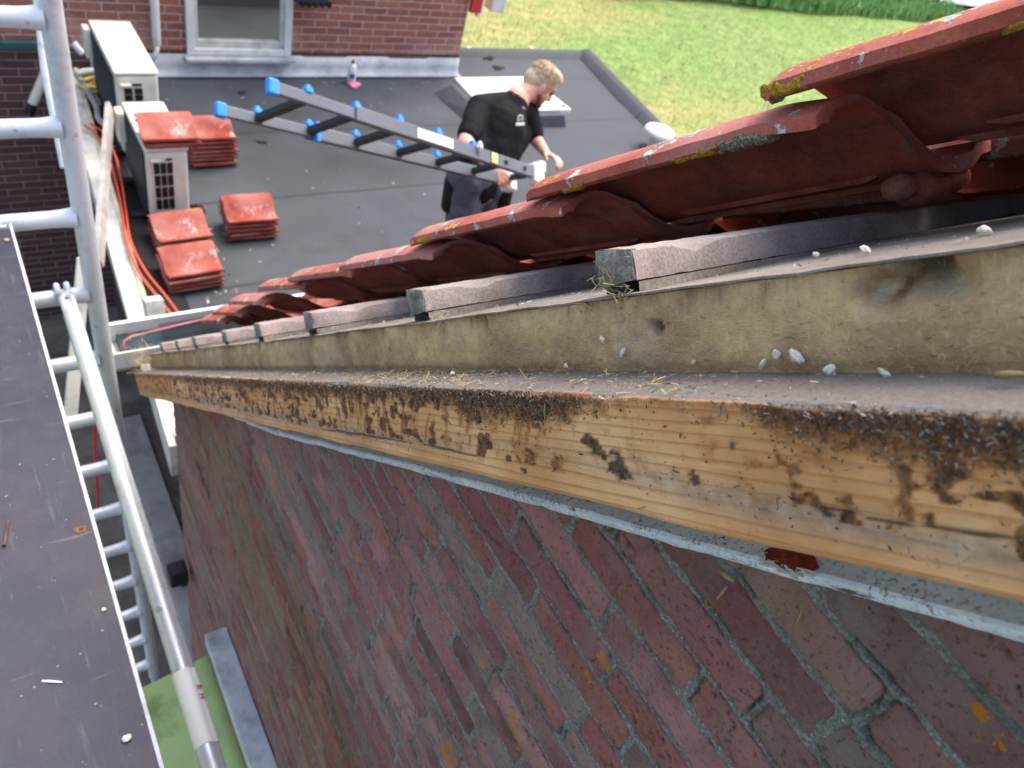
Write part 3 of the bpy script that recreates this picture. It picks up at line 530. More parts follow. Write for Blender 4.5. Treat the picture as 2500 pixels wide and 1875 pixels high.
# ---- roof tiles
def tile_mesh(name, L=.40, W=.262, nt=34, rough=True, seed=0, simple_=False):
    topp = [(0,.0555),(.0006,.0650),(.011,.0708),(.0175,.0738),(.026,.0769),(.038,.0798),(.052,.0808),(.070,.0775),(.09,.0690),(.112,.056),(.134,.039),(.156,.027),(.18,.0205),(.205,.019),(.228,.022),(.24,.031),(.262,.033)]
    botp = [(.262,.020),(.244,.018),(.232,.009),(.205,.0045),(.18,.006),(.156,.0125),(.134,.0245),(.112,.0415),(.09,.0555),(.072,.0635),(.052,.0665),(.036,.066),(.026,.0635),(.019,.058),(.016,.0535),(.006,.0530)]
    pr = np.array(topp+botp); k = len(topp); ts = np.concatenate([[0,.004],np.linspace(.01,L-.012,nt),[L-.006,L-.002,L]])
    G = np.zeros((len(ts),len(pr),3)); G[...,0] = pr[None,:,0]; G[...,2] = pr[None,:,1]; G[...,1] = ts[:,None]
    tl = sst(L-.035,L,ts)[:,None]                       # splayed tail corner on the left
    G[...,1] -= np.where(pr[None,:,0] < .03, (1-pr[None,:,0]/.03)*.007*tl, 0)*1.0
    G[...,2] -= np.where(np.arange(len(pr))[None] < k, sst(L-.010,L,ts)[:,None]*.004, 0)
    hd = 1-sst(0,.06,ts)[:,None]; G[...,2] -= np.where((np.arange(len(pr))[None] < k) & (pr[None,:,0] < .11), hd*.006, 0)     # thinner head
    if rough: G[...,2] += (vn(G, 30, seed, 2)-.5)*.0014; G[...,0] += (vn(G, 40, seed+3, 3)-.5)*.0011*(pr[None,:,0] < .03); chip = sst(.66,.8, vn(G*np.array([0,1,0])+np.array([.3,0,.2]), 34, seed+6, 2))[...]; G[...,0] += chip*.0035*(pr[None,:,0] < .0012); G[...,2] += chip*.0025*(np.arange(len(pr))[None] < 1)
    b = MB(); b.grid(G, True); n0 = len(pr)
    b.F += [list(range(n0))[::-1], [(len(ts)-1)*n0+i for i in range(n0)]]; b.M += [0,0]
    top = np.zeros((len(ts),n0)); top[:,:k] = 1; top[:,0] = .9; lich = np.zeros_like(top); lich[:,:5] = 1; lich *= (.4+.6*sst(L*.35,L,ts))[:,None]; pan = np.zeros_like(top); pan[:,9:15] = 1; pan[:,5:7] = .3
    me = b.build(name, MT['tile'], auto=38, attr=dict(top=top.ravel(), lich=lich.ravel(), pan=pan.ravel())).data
    ob = bpy.data.objects[-1] if False else None
    return me
def drop_obj(me):
    for o in list(bpy.data.objects):
        if o.data == me: bpy.data.objects.remove(o)
def tile_parts():
    me = tile_mesh('roof_tile', seed=4); drop_obj(me)
    rb = MB()
    for x0, z0, a, c, h in ((.160,.0115,.05,.30,.0035),(.188,.0048,.02,.34,.005)):
        ts = np.linspace(a,c,20); G = np.zeros((20,5,3)); 
        for j,(dx,dz) in enumerate(((-.006,.003),(-.004,-h),(0,-h-.0005),(.005,-h),(.008,.002))): G[:,j] = np.stack([x0+dx+0*ts, ts, z0+dz+0*ts],1)
        G[[0,-1],1:4,2] += h; rb.grid(G)
    o = rb.build('underside_rib', MT['tile'], auto=40); rme = o.data; bpy.data.objects.remove(o)
    nb = MB(); nb.ball((.178,.022,-.004),(.030,.021,.0175),14,noise=.18,seed=5); nb.ball((.152,.026,-.0015),(.016,.017,.012),10,noise=.15,seed=6); nb.ball((.222,.02,-.001),(.022,.018,.013),10,noise=.2,seed=7)
    o = nb.build('hanging_nib', MT['tile'], smooth=True); nme = o.data; bpy.data.objects.remove(o)
    return me, rme, nme
TME, RME, NME = tile_parts()
ROWS = [(.088,.534,.124,.09),(.423,.534,.114,.062),(.770,.534,.0968,.035),(1.098,.534,.088,.042),(1.428,.534,.0815,.05),(1.760,.534,.0925,.06),(2.095,.552,.0985,.07),(2.432,.5475,.086,.075),(2.765,.565,.0715,.07),(3.10,.585,.058,.06)]
def nshape(o, nm): o.name = nm; return o
TW = ['red verge tile at the right edge, uppermost and cut off by the frame','topmost full red verge tile, lifted so daylight shows beneath its yellow-lichened corner','second red verge tile from the top with a thick grey-green moss clump on its edge','third red verge tile with a yellow lichen patch beside its lower corner','fourth red verge tile, speckled with grey and yellow lichen','fifth red verge tile down, yellow lichen at its lower corner','sixth red verge tile down towards the eave','seventh red verge tile down, near the far end of the roof edge','eighth red verge tile, second from the eave','last red verge tile overhanging the gutter at the eave']
def put_tile(i, t, X, ln, slope):
    L = .40; a = math.atan(slope); loc = Matrix.Translation((X, t, ln-.0555))@Matrix.Rotation(a, 4, 'X')@Matrix.Translation((0,-L,0))
    o = bpy.data.objects.new('roof_tile', TME); COL.objects.link(o); o.matrix_basis = RAKE@loc@Matrix.Rotation(rnd(-.006,.006),4,'Z'); WORLD[o.name] = o.matrix_basis.copy()
    tag(o, TW[i], 'roof tile', 'red tiles along the verge')
    for me, nm in ((RME,'underside_rib'),(NME,'hanging_nib')):
        c = bpy.data.objects.new(nm, me); COL.objects.link(c); c.parent = o
    return o
VT = [put_tile(i,*r) for i, r in enumerate(ROWS)]
# the rest of the roof slope behind the verge tiles (its tiles are out of sight from the scaffold)
b = MB(); tt = np.arange(-1.2,3.1,.335)
pr = [(0,.05),(.022,.083),(.045,.088),(.07,.083),(.112,.056),(.156,.027),(.205,.018),(.235,.024)]
for c in range(9):
    for k, t in enumerate(tt):
        G = np.zeros((2,len(pr),3))
        for j,(x,z) in enumerate(pr): G[0,j] = (.80+c*.235+x, t, z-.03); G[1,j] = (.80+c*.235+x, t+.36, z+.004)
        b.grid(G)
o = b.build('tiled_roof', MT['tile'], mw=RAKE, smooth=False, auto=50, solid=.012, attr=dict(top=np.ones(b.n), lich=np.zeros(b.n))); tag(o, 'red tiled roof slope of the house behind the row of verge tiles', 'roof')
o = MB().box((1.9,1.35,-.05),(2.2,3.3,.02)).build('roof_boarding', MT['dark'], o, mw=RAKE)
# moss clumps and thick lichen crust on the tiles
def clump(par, pts, size, n, nm='moss', D=.9):
    f = MB(); r_ = np.random.default_rng(len(pts)*7+n)
    for (px,py,X) in pts:
        c0 = onX(px,py,X)
        for q in range(n): f.ball(c0+r_.normal(0,1,3)*size*np.array([.16,1,.6]), r_.uniform(.10,.26)*size*np.array([.7,1,1]), 4, noise=.35, seed=int(r_.integers(1e5)))
    f.build(nm, MT['moss'], par, smooth=False)
def crust(par, i, segs, mat='moss', nm='lichen_crust'):
    # a thickened, bumpy crust lying on the tile's own lip and roll
    M4 = np.array(WORLD[par.name]); inv = np.linalg.inv(M4); pr = np.array([(.016,.0530),(.006,.0525),(0,.0555),(.0006,.0650),(.011,.0708),(.0175,.0738),(.026,.0769),(.038,.0798)]); ar = np.concatenate([[0],np.cumsum(np.linalg.norm(np.diff(pr,axis=0),axis=1))])
    f = MB()
    for (t0,t1,s0,s1,th,sd) in segs:
        nt_, ns = max(12,int((t1-t0)/.0014)), max(10,int((s1-s0)/.0014)); T_, S_ = np.meshgrid(np.linspace(t0,t1,nt_), np.linspace(s0,s1,ns), indexing='ij')
        x = np.interp(S_, ar, pr[:,0]); z = np.interp(S_, ar, pr[:,1]); dx = np.interp(S_+.001, ar, pr[:,0])-np.interp(S_-.001, ar, pr[:,0]); dz = np.interp(S_+.001, ar, pr[:,1])-np.interp(S_-.001, ar, pr[:,1]); l = np.hypot(dx,dz)+1e-9
        P = np.stack([x,T_,z],-1); e = np.minimum(np.minimum(T_-t0,t1-T_)/(.28*(t1-t0)),np.minimum(S_-s0,s1-S_)/(.3*(s1-s0))).clip(0,1)
        m = sst(.22,.5, e*.75+1.5*(vn(P, 110, sd, 4)-.5)); h = m*th*(.35+1.3*vn(P, 420, sd+1, 3))-.0012*(1-m)
        P[...,0] += -dz/l*h; P[...,2] += dx/l*h; f.grid(P)
    o = f.build(nm, MT[mat], smooth=True); o.parent = par; return o
crust(VT[2], 2, [(.028,.105,.000,.022,.0036,11)])
crust(VT[2], 2, [(.095,.160,.004,.018,.0014,13)], 'ylichen'); crust(VT[2], 2, [(.285,.335,.003,.018,.0014,15)], 'ylichen')
crust(VT[1], 1, [(.380,.40,.001,.009,.0026,21)])
crust(VT[1], 1, [(.352,.398,.009,.026,.0014,22)], 'ylichen'); crust(VT[1], 1, [(.19,.225,.008,.018,.001,23)], 'ylichen')
crust(VT[3], 3, [(.33,.375,.008,.024,.0012,31)], 'ylichen')
crust(VT[5], 5, [(.36,.395,.004,.028,.0013,51)], 'ylichen')
# ---- grey moulding nailed to the wall under the beam
def moulding(t0, t1, lab, seed, rot0=False):
    pr = [(.388,-.158),(.377,-.158),(.3745,-.167),(.371,-.175),(.364,-.182),(.3555,-.1874),(.3485,-.1904),(.345,-.1915),(.3435,-.1935),(.3445,-.1975),(.3475,-.2010),(.352,-.2030),(.388,-.2030)]
    ts = np.linspace(t0,t1,max(30,int((t1-t0)*240)))
    def disp(G):
        G[...,0] += (vn(G, 30, seed, 3)-.5)*.002*(G[...,0] < .386); G[...,2] += .0035+.004*sst(.15,.8,G[...,1])*sst(-.18,-.19,G[...,2])+(vn(G*np.array([0,1,0]), 8, seed+1, 2)-.5)*.003+(vn(G, 60, seed+2, 2)-.5)*.002*(G[...,2] < -.19)
        if rot0: e = sst(t1-.35,t1,G[...,1]); G[...,2] += e*(vn(G*np.array([1,1,.3]), 28, seed+5, 2)-.25)*.022*(G[...,2] < -.17); G[...,0] += e*vn(G, 40, seed+6, 2)*.012
        return G
    b = MB(); b.sweep(pr, ts, disp); V = np.concatenate(b.V); lowm = sst(-.188,-.194,V[:,2]); rt = sst(t1-.4,t1-.1,V[:,1])*sst(-.186,-.196,V[:,2]) if rot0 else 0*lowm
    hole = 0*lowm; o = b.build('cove_moulding', MT['mould'], mw=RAKE, auto=30, attr=dict(low=lowm, rot=rt)); tag(o, lab, 'moulding'); return o
mo = moulding(-.3, 1.352, 'long grey painted moulding with flaking paint fixed between wall and beam', 401)
moulding(1.366, 1.74, 'short rotten end piece of grey moulding below the far part of the beam', 411, True)
def hole_patch():
    a0, c0 = tn(onX(1862,1352,.3475)); a1, c1 = tn(onX(2006,1372,.351)); b = MB(); n = 26; ts = np.linspace(a0,a1,n); G = np.zeros((n,7,3))
    for i,t in enumerate(ts):
        s_ = i/(n-1); h = .0085*math.sin(math.pi*s_)**.7*(.75+.5*vn(np.array([[t*90,3,1.]]),1,5,2)[0])+.0006
        mid = -.1848-.0012*s_
        for j in range(7): q = j/6-.5; G[i,j] = (np.interp(mid+q*h-.0042,[-.1915,-.1903,-.1872,-.182,-.175],[.345,.3485,.3555,.364,.371])-.0016+.0012*math.sin(j*2.1+i), t, mid+q*h)
    b.grid(G); b.build('bare_wood_patch', MT['redwood'], mo, mw=RAKE, smooth=False)
    f = MB(); P0 = G[::2,0]+np.array([-.0012,0,-.0006]); n = len(P0)*4; P = np.repeat(P0,4,0)+rng.normal(0,.0008,(n,3)); D = np.tile([0.,1,0],(n,1))+rng.normal(0,.25,(n,3)); D /= np.linalg.norm(D,axis=1)[:,None]; Uu = np.tile([.5,0,.86],(n,1)); f.strips(P,D,rnd(.004,.012,n),rnd(.0006,.0016,n),Uu,bend=.1); f.build('paint_flake', MT['dirtywhite'], mo, mw=RAKE)
hole_patch()
# ---- eave gutter
def gutter():
    y0, z0 = 2.30, -2.10; t = thing('eave_gutter', 'pale box gutter under the last verge tile with mesh and a pink cable inside', 'gutter', (.28,y0,z0)); b = MB()
    pr = [(0,.0),(0,-.07),(.13,-.07),(.13,.02),(.145,.02),(.145,.012),(.136,.012),(.136,-.076),(-.006,-.076),(-.006,.0)]
    G = np.array([[(x, y0-.05+p[0], z0+p[1]) for p in pr] for x in np.linspace(.27,3.2,12)]); b.grid(G, True); b.F.append(list(range(len(pr)))[::-1]); b.M.append(0)
    b.box((.272,y0+.015,z0-.033),(.008,.13,.07)); D_ = MB().box((1.7,y0+.015,z0-.045),(2.8,.126,.03)); D_.build('dark_fill', MT['fins'], t); b.build('trough', MT['white'], t, auto=30)  # added dark box stands in for the dark of the trough interior
    m = MB()
    for x in np.arange(.46,1.0,.012): m.box((x,y0+.015,z0-.012),(.0015,.12,.002))
    for y in np.arange(y0-.04,y0+.08,.014): m.box((.73,y,z0-.009),(.56,.0015,.002))
    m.build('leaf_mesh', MT['black'], t)
    m = MB().tube([(.30,y0-.04,z0-.03),(.31,y0-.03,z0+.03),(.34,y0+.0,z0+.02),(.42,y0+.02,z0+.012),(.6,y0+.03,z0+.02),(.8,y0+.03,z0+.02)],.004,8); o = m.build('cable', MT['dullpink'], smooth=True); tag(o, 'thin pink cable looped along the inside of the eave gutter', 'cable')
gutter()
# ============================================================ scaffold
YF = 2.06; XS = .2205
def scaffold():
    t = thing('scaffold_ladder', 'silver aluminium scaffold ladder frame with many rungs beside the gable end', 'scaffold', (XS,YF,ZG))
    for x in (XS, -.78):
        MB().tube([(x,YF,1.2),(x,YF,-4.25)], .0262, 24).build('standard', MT['alu'], t, smooth=False, auto=40)
        b = MB().tube([(x,YF,-4.22),(x,YF,ZG+.02)], .019, 14); b.box((x,YF,ZG+.011),(.15,.15,.02)); b.build('base_jack', MT['galv'], t, auto=40)
    for k in range(-5, 13):
        z = (-.4121-.1318*k)*YF; b = MB(); n = 14; a = np.linspace(0,2*math.pi,n,endpoint=False)
        xs = [XS-.018,XS-.03,XS-.055,XS-.075,-.70,-.74,-.76]; rs = [.031,.0275,.0245,.0235,.0235,.026,.03]
        G = np.array([[(x, YF+r*math.cos(q)*(1 if abs(math.sin(q*4)) < .95 else .97), z+r*math.sin(q)) for q in a] for x, r in zip(xs, rs)])
        b.grid(G, True); b.build('rung', MT['alu'], t, auto=45)
    return t
scaffold()
def deck():
    ZD = -1.355; t = thing('scaffold_deck', 'dark purple-brown plywood scaffold deck with a pale edge strip and rusty spots', 'scaffold deck', (-.3,.6,ZD-.1))
    b = MB().box((-.32,.55,ZD-.007),(.72,2.86,.012)); b.build('plywood_panel', MT['deck'], t)
    e = MB(); e.box((.0445,.55,ZD-.028),(.007,2.9,.06)); e.box((.039,.55,ZD-.056),(.02,2.9,.004)); e.box((-.684,.55,ZD-.028),(.007,2.9,.06)); e.build('edge_strip', MT['edge'], t, bevel=.0015)
    [MB().box((-.32,y,ZD-.03),(.71,.012,.055)).build('end_trim', MT['edge'], t, bevel=.002) for y in (2.0,-.9)]
    for x in (-.02,-.55):
        h = MB(); h.tube([(x,2.0,ZD-.03),(x,2.04,ZD-.012),(x,2.07,ZD-.005),(x,2.095,ZD-.02),(x,2.1,ZD-.05)],.011,8); h.build('hook', MT['galv'], t, smooth=True)
    for px,py in ((17,587),): p = onZ(px,py,ZD); s = MB().tube([p,p+np.array([0,0,.003])],.006,10); s.build('screw_head', MT['brass'], t, auto=40)
    p = onZ(197,1293,ZD); s = MB(); a = np.linspace(0,2*math.pi,20,endpoint=False); G = np.array([[p+np.array([r*math.cos(q)*(1+.25*math.sin(3*q)),r*math.sin(q)*(1+.2*math.cos(2*q)),z]) for q in a] for r,z in ((.0105,.0002),(.006,.001),(.003,.0009),(.0026,-.004))]); s.grid(G,True); s.build('rusty_hole', MT['nail'], t, smooth=True)
    a, c = onZ(10,1330,ZD+.003), onZ(20,1272,ZD+.003); s = MB().tube([a,c],.0017,8); s.tube([a,a+(a-c)*.03],.004,8); o = s.build('nail', MT['nail'], auto=40); tag(o, 'rusty bent nail lying on the dark scaffold deck', 'nail')
    crumbs = [(310,1802,.0075,'round cream mortar crumb on the deck near the bottom of the photo'),(253,1488,.004,'flat pale sliver on the deck beside the edge strip')]
    for px,py,r,l in crumbs:
        o = MB().ball(onZ(px,py,ZD+r*.5),(r,r*.8,r*.6),8,noise=.3,seed=int(px)).build('mortar_crumb', MT['crumb'], smooth=True); tag(o, l, 'crumb')
    q = onZ(127,1664,ZD+.001); o = MB().strips([q],[nrm(onZ(150,1665,ZD)-onZ(105,1662,ZD))],np.array([.030]),np.array([.0035]),[np.array([0,1.,0])],bend=.03).build('white_splinter', MT['whitefoam']); tag(o, 'thin white splinter lying flat on the purple deck', 'splinter')
    n = 200; P = np.stack([rnd(-.45,.035,n), rnd(.1,1.95,n), np.full(n, ZD+.0008)],1); D = unit(n)*np.array([1,1,.1]); D /= np.linalg.norm(D,axis=1)[:,None]; Uu = np.cross(D,[0,0,1.]); Uu /= np.linalg.norm(Uu,axis=1)[:,None]
    o = MB().strips(P, D, rng.gamma(2,.0012,n)+.0008, rnd(.0004,.0014,n), Uu, bend=.1).build('deck_grit', MT['litter']); tag(o, 'pale grit and dust specks scattered over the scaffold deck', 'grit', kind='stuff')
deck()
def brace():
    x, z = .1372, -1.622; p1 = np.array([x,1.93,z+.03]); p0 = np.array([x-.006,-.6,z]); t = thing('scaffold_brace', 'long silver brace tube with a white sleeve clipped onto a scaffold rung', 'brace', tuple(p1))
    n = 28; a = np.linspace(0,2*math.pi,n,endpoint=False); d = p1-p0; L = np.linalg.norm(d); u, v, dd = frame(d)
    def ring(c, r0): 
        R_ = []
        for q in a:
            r = r0*(1-.16*math.exp(-((math.atan2(math.sin(q-2.35),math.cos(q-2.35)))/.26)**2)); R_.append(c+r*(math.cos(q)*u+math.sin(q)*v))
        return R_
    b = MB(); b.grid(np.array([ring(p0+dd*s,.0215) for s in np.linspace(0,L-.045,8)]+[ring(p1-dd*.038,.0215),ring(p1-dd*.03,.019)]), True); b.build('tube', MT['galv'], t, auto=50)
    b = MB(); s0 = onX(452,1640,.137)[1]; s1 = onX(505,1745,.137)[1]; f = lambda y: p0+dd*((y-p0[1])/dd[1])
    b.grid(np.array([ring(f(s0),.0218),ring(f(s0),.0232),ring(f(s1),.0232),ring(f(s1),.0218)]), True); sl = b.build('sleeve', MT['sticker'], t, auto=40)
    # red letters on the sleeve
    for i, ch in enumerate('HB'):
        cu = bpy.data.curves.new('sleeve_letter_curve','FONT'); cu.body = ch; cu.size = .016; cu.extrude = .0004; cu.align_x = 'CENTER'; tmp = bpy.data.objects.new('tmp', cu); me = bpy.data.meshes.new_from_object(tmp); bpy.data.objects.remove(tmp); me.materials.append(MT['red']); o = bpy.data.objects.new('sleeve_letter', me); COL.objects.link(o)
        nn = nrm(np.array([.55,-.1,.8])); c = f(s0+(s1-s0)*(.42-.13*i)*1.); nn = nrm(nn-dd*(nn@dd)); right = -dd; up = np.cross(nn, right); c = c+nn*.0236
        o.matrix_basis = Matrix(((right[0],up[0],nn[0],c[0]),(right[1],up[1],nn[1],c[1]),(right[2],up[2],nn[2],c[2]),(0,0,0,1))); WORLD[o.name] = o.matrix_basis.copy()
        o.parent = sl; o.matrix_parent_inverse = WORLD[sl.name].inverted()
    c = MB()      # forked claw over the rung
    zr = (-.4121-.1318*3)*YF
    for s in (-1,1):
        c.tube([p1-dd*.05+u*s*.011, p1+u*s*.013+np.array([0,.03,.004]), np.array([x+s*.013,YF-.02,zr+.033]), np.array([x+s*.013,YF+.014,zr+.035]), np.array([x+s*.013,YF+.034,zr+.012])], .0085, 8)
    c.bar(p1-dd*.06,p1+dd*.02,.026,.014); c.build('claw', MT['galv'], t, auto=40)
brace()
# second bar of the frame behind
o = MB().tube([PD(88,-60,2.45),PD(112,170,2.5),PD(160,410,2.55)],.0165,12).build('diagonal_strut', MT['alu'], auto=40); tag(o, 'thin silver strut just left of the scaffold upright near the top of the photo', 'strut')

# ============================================================ awning and sill fixed on the gable
def awning():
    t = thing('window_awning', 'lime green awning with a pale zinc cover strip along the foot of the gable', 'awning', (.3,.9,-2.7)); yb = onX(557,1530,.386)
    y1 = 1.335; z = -2.6; b = MB(); b.box((.3515,y1/2-.4,z-.015),(.07,y1+.8,.03)); b.box((.3165,y1/2-.4,z-.035),(.006,y1+.8,.07)); b.build('cover_strip', MT['zinc'], t, bevel=.003)
    b = MB(); n = 12; ys = np.linspace(-.8,y1-.03,2); xs = np.linspace(.313,-.12,n)
    G = np.array([[(x, y+.06*(x-.313)*-1*.0, z-.10-(.313-x)*.22-.006*math.sin((.313-x)*7)) for x in xs] for y in ys]); b.grid(G); b.build('fabric', MT['green'], t, solid=.006, smooth=True)
    b = MB().tube([(-.12,-.8,z-.205),(-.12,y1-.03,z-.205)],.018,10); b.build('front_bar', MT['white'], t, auto=40)
    return t
awning()
b = MB(); p = onX(462,1395,.38); b.box((p[0]-.045,p[1],p[2]+.01),(.07,.07,.09)); b.box((p[0]-.02,p[1]+.02,p[2]-.06),(.03,.03,.12)); o = b.build('wall_bracket', MT['black'], bevel=.008); tag(o, 'small dark bracket fixed low on the corner of the brick gable', 'bracket')
# ============================================================ ground, alley
def ground():
    n = 70; xs = np.concatenate([np.linspace(-160,-12,10),np.linspace(-10,40,60),np.linspace(45,220,12)]); ys = np.concatenate([np.linspace(-60,-5,8),np.linspace(-3,30,50),np.linspace(34,260,14)])
    X, Y = np.meshgrid(xs, ys, indexing='ij'); Z = ZG-.05+(vn(np.stack([X,Y,0*X],-1), .25, 7, 3)-.5)*.5*sst(7,12,X); Z = Z-.02*sst(7,11,X)
    b = MB().grid(np.stack([X,Y,Z],-1)); o = b.build('meadow', MT['grass'], smooth=True); tag(o, kind='structure')
    o = MB().grid([[(-30,-20,ZG),(-30,6.9,ZG)],[(6.9,-20,ZG),(4.3,6.9,ZG)]]).build('alley_paving', MT['soil']); tag(o, kind='structure')
    b = MB().grid([[(onZ(345,1035,ZG)[0],5.2,ZG+.004),(.40,1.0,ZG+.004)],[(onZ(345,1035,ZG)[0]+.13,5.2,ZG+.004),(.53,1.0,ZG+.004)]]); o = b.build('brick_edging', MT['pav']); tag(o, kind='structure')
    a0, a1 = onZ(372,1035,ZG), onZ(445,1480,ZG); b = MB().box((.66,3.7,ZG+.03),(.22,3.0,.06)); o = b.build('kerb_slab', MT['slab'], bevel=.01); tag(o, kind='structure')
    # road and reeds far behind
    o = MB().grid([[(23.,18.6,ZG+.22),(70,15.,ZG+.22)],[(26.,24.,ZG+.25),(75,20.5,ZG+.25)]]).build('road', MT['tar']); tag(o, kind='structure')
    # blades of the meadow
    n = 100000; u = rng.random(n)**1.3; X = 6.9+u*20; Y = rnd(1.,19.,n); P = np.stack([X,Y,np.full(n,ZG+.0)],1); m = ((Y > 7.4) | (X > 7.1)) & (Y < 17.2); P = P[m]; n = len(P); P[:,2] += (vn(np.stack([P[:,0],P[:,1],0*P[:,0]],-1), .25, 7, 3)-.5)*.5*sst(7,12,P[:,0])-.02
    D = unit(n)*np.array([.55,.55,.2])+np.array([0,0,.8]); D /= np.linalg.norm(D,axis=1)[:,None]; Uu = np.cross(D, unit(n)); Uu /= np.linalg.norm(Uu,axis=1)[:,None]
    P[:,2] += .02; o = MB().strips(P, D, rnd(.04,.10,n), rnd(.003,.008,n), Uu, bend=.2).build('grass_tufts', MT['blade']); tag(o, 'short meadow grass with dry straw-coloured patches beyond the felt roof', 'grass', kind='stuff')
    n = 15000; s = rng.random(n); a = np.array([14.3,17.6]); c = np.array([33.,16.6]); q = a[None]+(c-a)[None]*s[:,None]; q[:,1] += rnd(-.75,.75,n)+np.sin(s*9)*.15; P = np.stack([q[:,0],q[:,1],np.full(n,ZG+.05)],1); L = rnd(.25,.75,n)*(1-.35*sst(.3,.6,s)); D = unit(n)*.45+np.array([0,0,1.]); D /= np.linalg.norm(D,axis=1)[:,None]; Uu = np.cross(D, unit(n)); Uu /= np.linalg.norm(Uu,axis=1)[:,None]
    P[:,2] += L*.45; o = MB().strips(P, D, L, rnd(.02,.05,n), Uu, bend=.16).build('reed_bed', MT['reed']); tag(o, 'band of tall green reeds along the far side of the meadow', 'reeds', kind='stuff')
    for i,(px,py,l) in enumerate(((2188,14,'left one of two thin dark posts on the grey verge beyond the reeds'),(2280,20,'right one of two thin dark posts on the grey verge beyond the reeds'))):
        p = onZ(px,py,ZG+.2); b = MB().tube([p+np.array([0,0,-.25]),p+np.array([0,0,.9])],.05,8); b.box(p+np.array([0,0,.92]),(.12,.12,.05)); o = b.build('road_post', MT['black'], auto=40); tag(o, l, 'post', 'posts beside the far road')
ground()
# ============================================================ annex with felt roof, neighbouring brick house
YW = 6.8
def annex():
    t = thing('annex', 'low flat-roofed annex covered in dark bitumen felt between the two brick houses', 'annex', (3.5,4.5,ZG))
    poly = [(.86,1.92),(5.75,1.92),(6.05,5.0),(6.2,5.35),(6.53,7.33),(4.2,7.33),(4.2,6.81),(.86,6.81)]
    P = MB(); xs = np.linspace(.86,6.6,70); ys = np.linspace(1.92,7.33,66); edge = lambda y: np.interp(y,[1.92,5.35,7.33],[5.75,6.2,6.53])
    G = np.array([[(.86+(edge(y)-.86)*(x-.86)/5.74, y, ZR) for y in ys] for x in xs]); G[...,2] += (vn(G, 1.1, 3, 3)-.5)*.035
    P.grid(G); P.build('felt_roof', MT['bit'], t, smooth=True)
    b = MB()
    k = [(5.75,1.95),(6.2,5.35),(6.53,7.33)]
    for (a,c) in zip(k[:-1],k[1:]):
        b.grid([[(a[0]-.14,a[1],ZR-.02),(a[0]-.06,a[1],ZR+.07),(a[0]+.02,a[1],ZR+.09),(a[0]+.06,a[1],ZR+.085),(a[0]+.07,a[1],ZR-.16)],[(c[0]-.14,c[1],ZR-.02),(c[0]-.06,c[1],ZR+.07),(c[0]+.02,c[1],ZR+.09),(c[0]+.06,c[1],ZR+.085),(c[0]+.07,c[1],ZR-.16)]])
    b.grid([[(4.42,7.2,ZR-.02),(4.42,7.28,ZR+.05),(4.42,7.36,ZR+.055),(4.42,7.38,ZR-.16)],[(6.59,7.2,ZR-.02),(6.59,7.28,ZR+.05),(6.59,7.36,ZR+.055),(6.59,7.38,ZR-.16)]])
    b.build('felt_upstand', MT['bit'], t, smooth=True)
    V = [(x,y,ZR-.06) for x,y in ((.9,1.95),(5.8,1.95),(6.23,5.35),(6.55,7.35),(.9,7.3))]; b = MB(); n = len(V); b.add(V+[(x,y,ZG) for x,y,z in V], [(i,(i+1)%n,(i+1)%n+n,i+n) for i in range(n)]); b.build('annex_wall', MT['wallb'], t)
    f = MB()      # mossy fascia on the alley side
    a, c = np.array([.735,6.75,ZR-.06]), np.array([.525,2.68,ZR-.06]); f.bar(a,c,.035,.24); f.build('fascia_board', MT['dirtywhite'], t, bevel=.004)
    f = MB(); f.bar(a+np.array([.035,0,.125]),c+np.array([.035,.5,.125]),.10,.02); f.build('fascia_capping', MT['dirtywhite'], t, bevel=.004); f = MB(); f.bar(a+np.array([.098,0,.135]),c+np.array([.098,.5,.135]),.03,.03); f.build('mossy_edge', MT['cream'], t, bevel=.006); f = MB(); f.bar(c+np.array([.06,.9,.02]),c+np.array([.05,.06,.02]),.05,.2); f.build('fascia_offcut', MT['dirtywhite'], t, bevel=.004)
    s = MB(); a2 = a+np.array([.02,0,.09]); c2 = c+np.array([.02,.6,.09]); s.grid([[a2+np.array([.03,0,.03]),c2+np.array([.03,0,.03])],[np.array([.9,6.79,ZR+.0]),np.array([.9,2.0,ZR+.0])]]); s.build('dark_strip', MT['dark'], t)  # near-black strip between the fascia and the felt edge
annex()
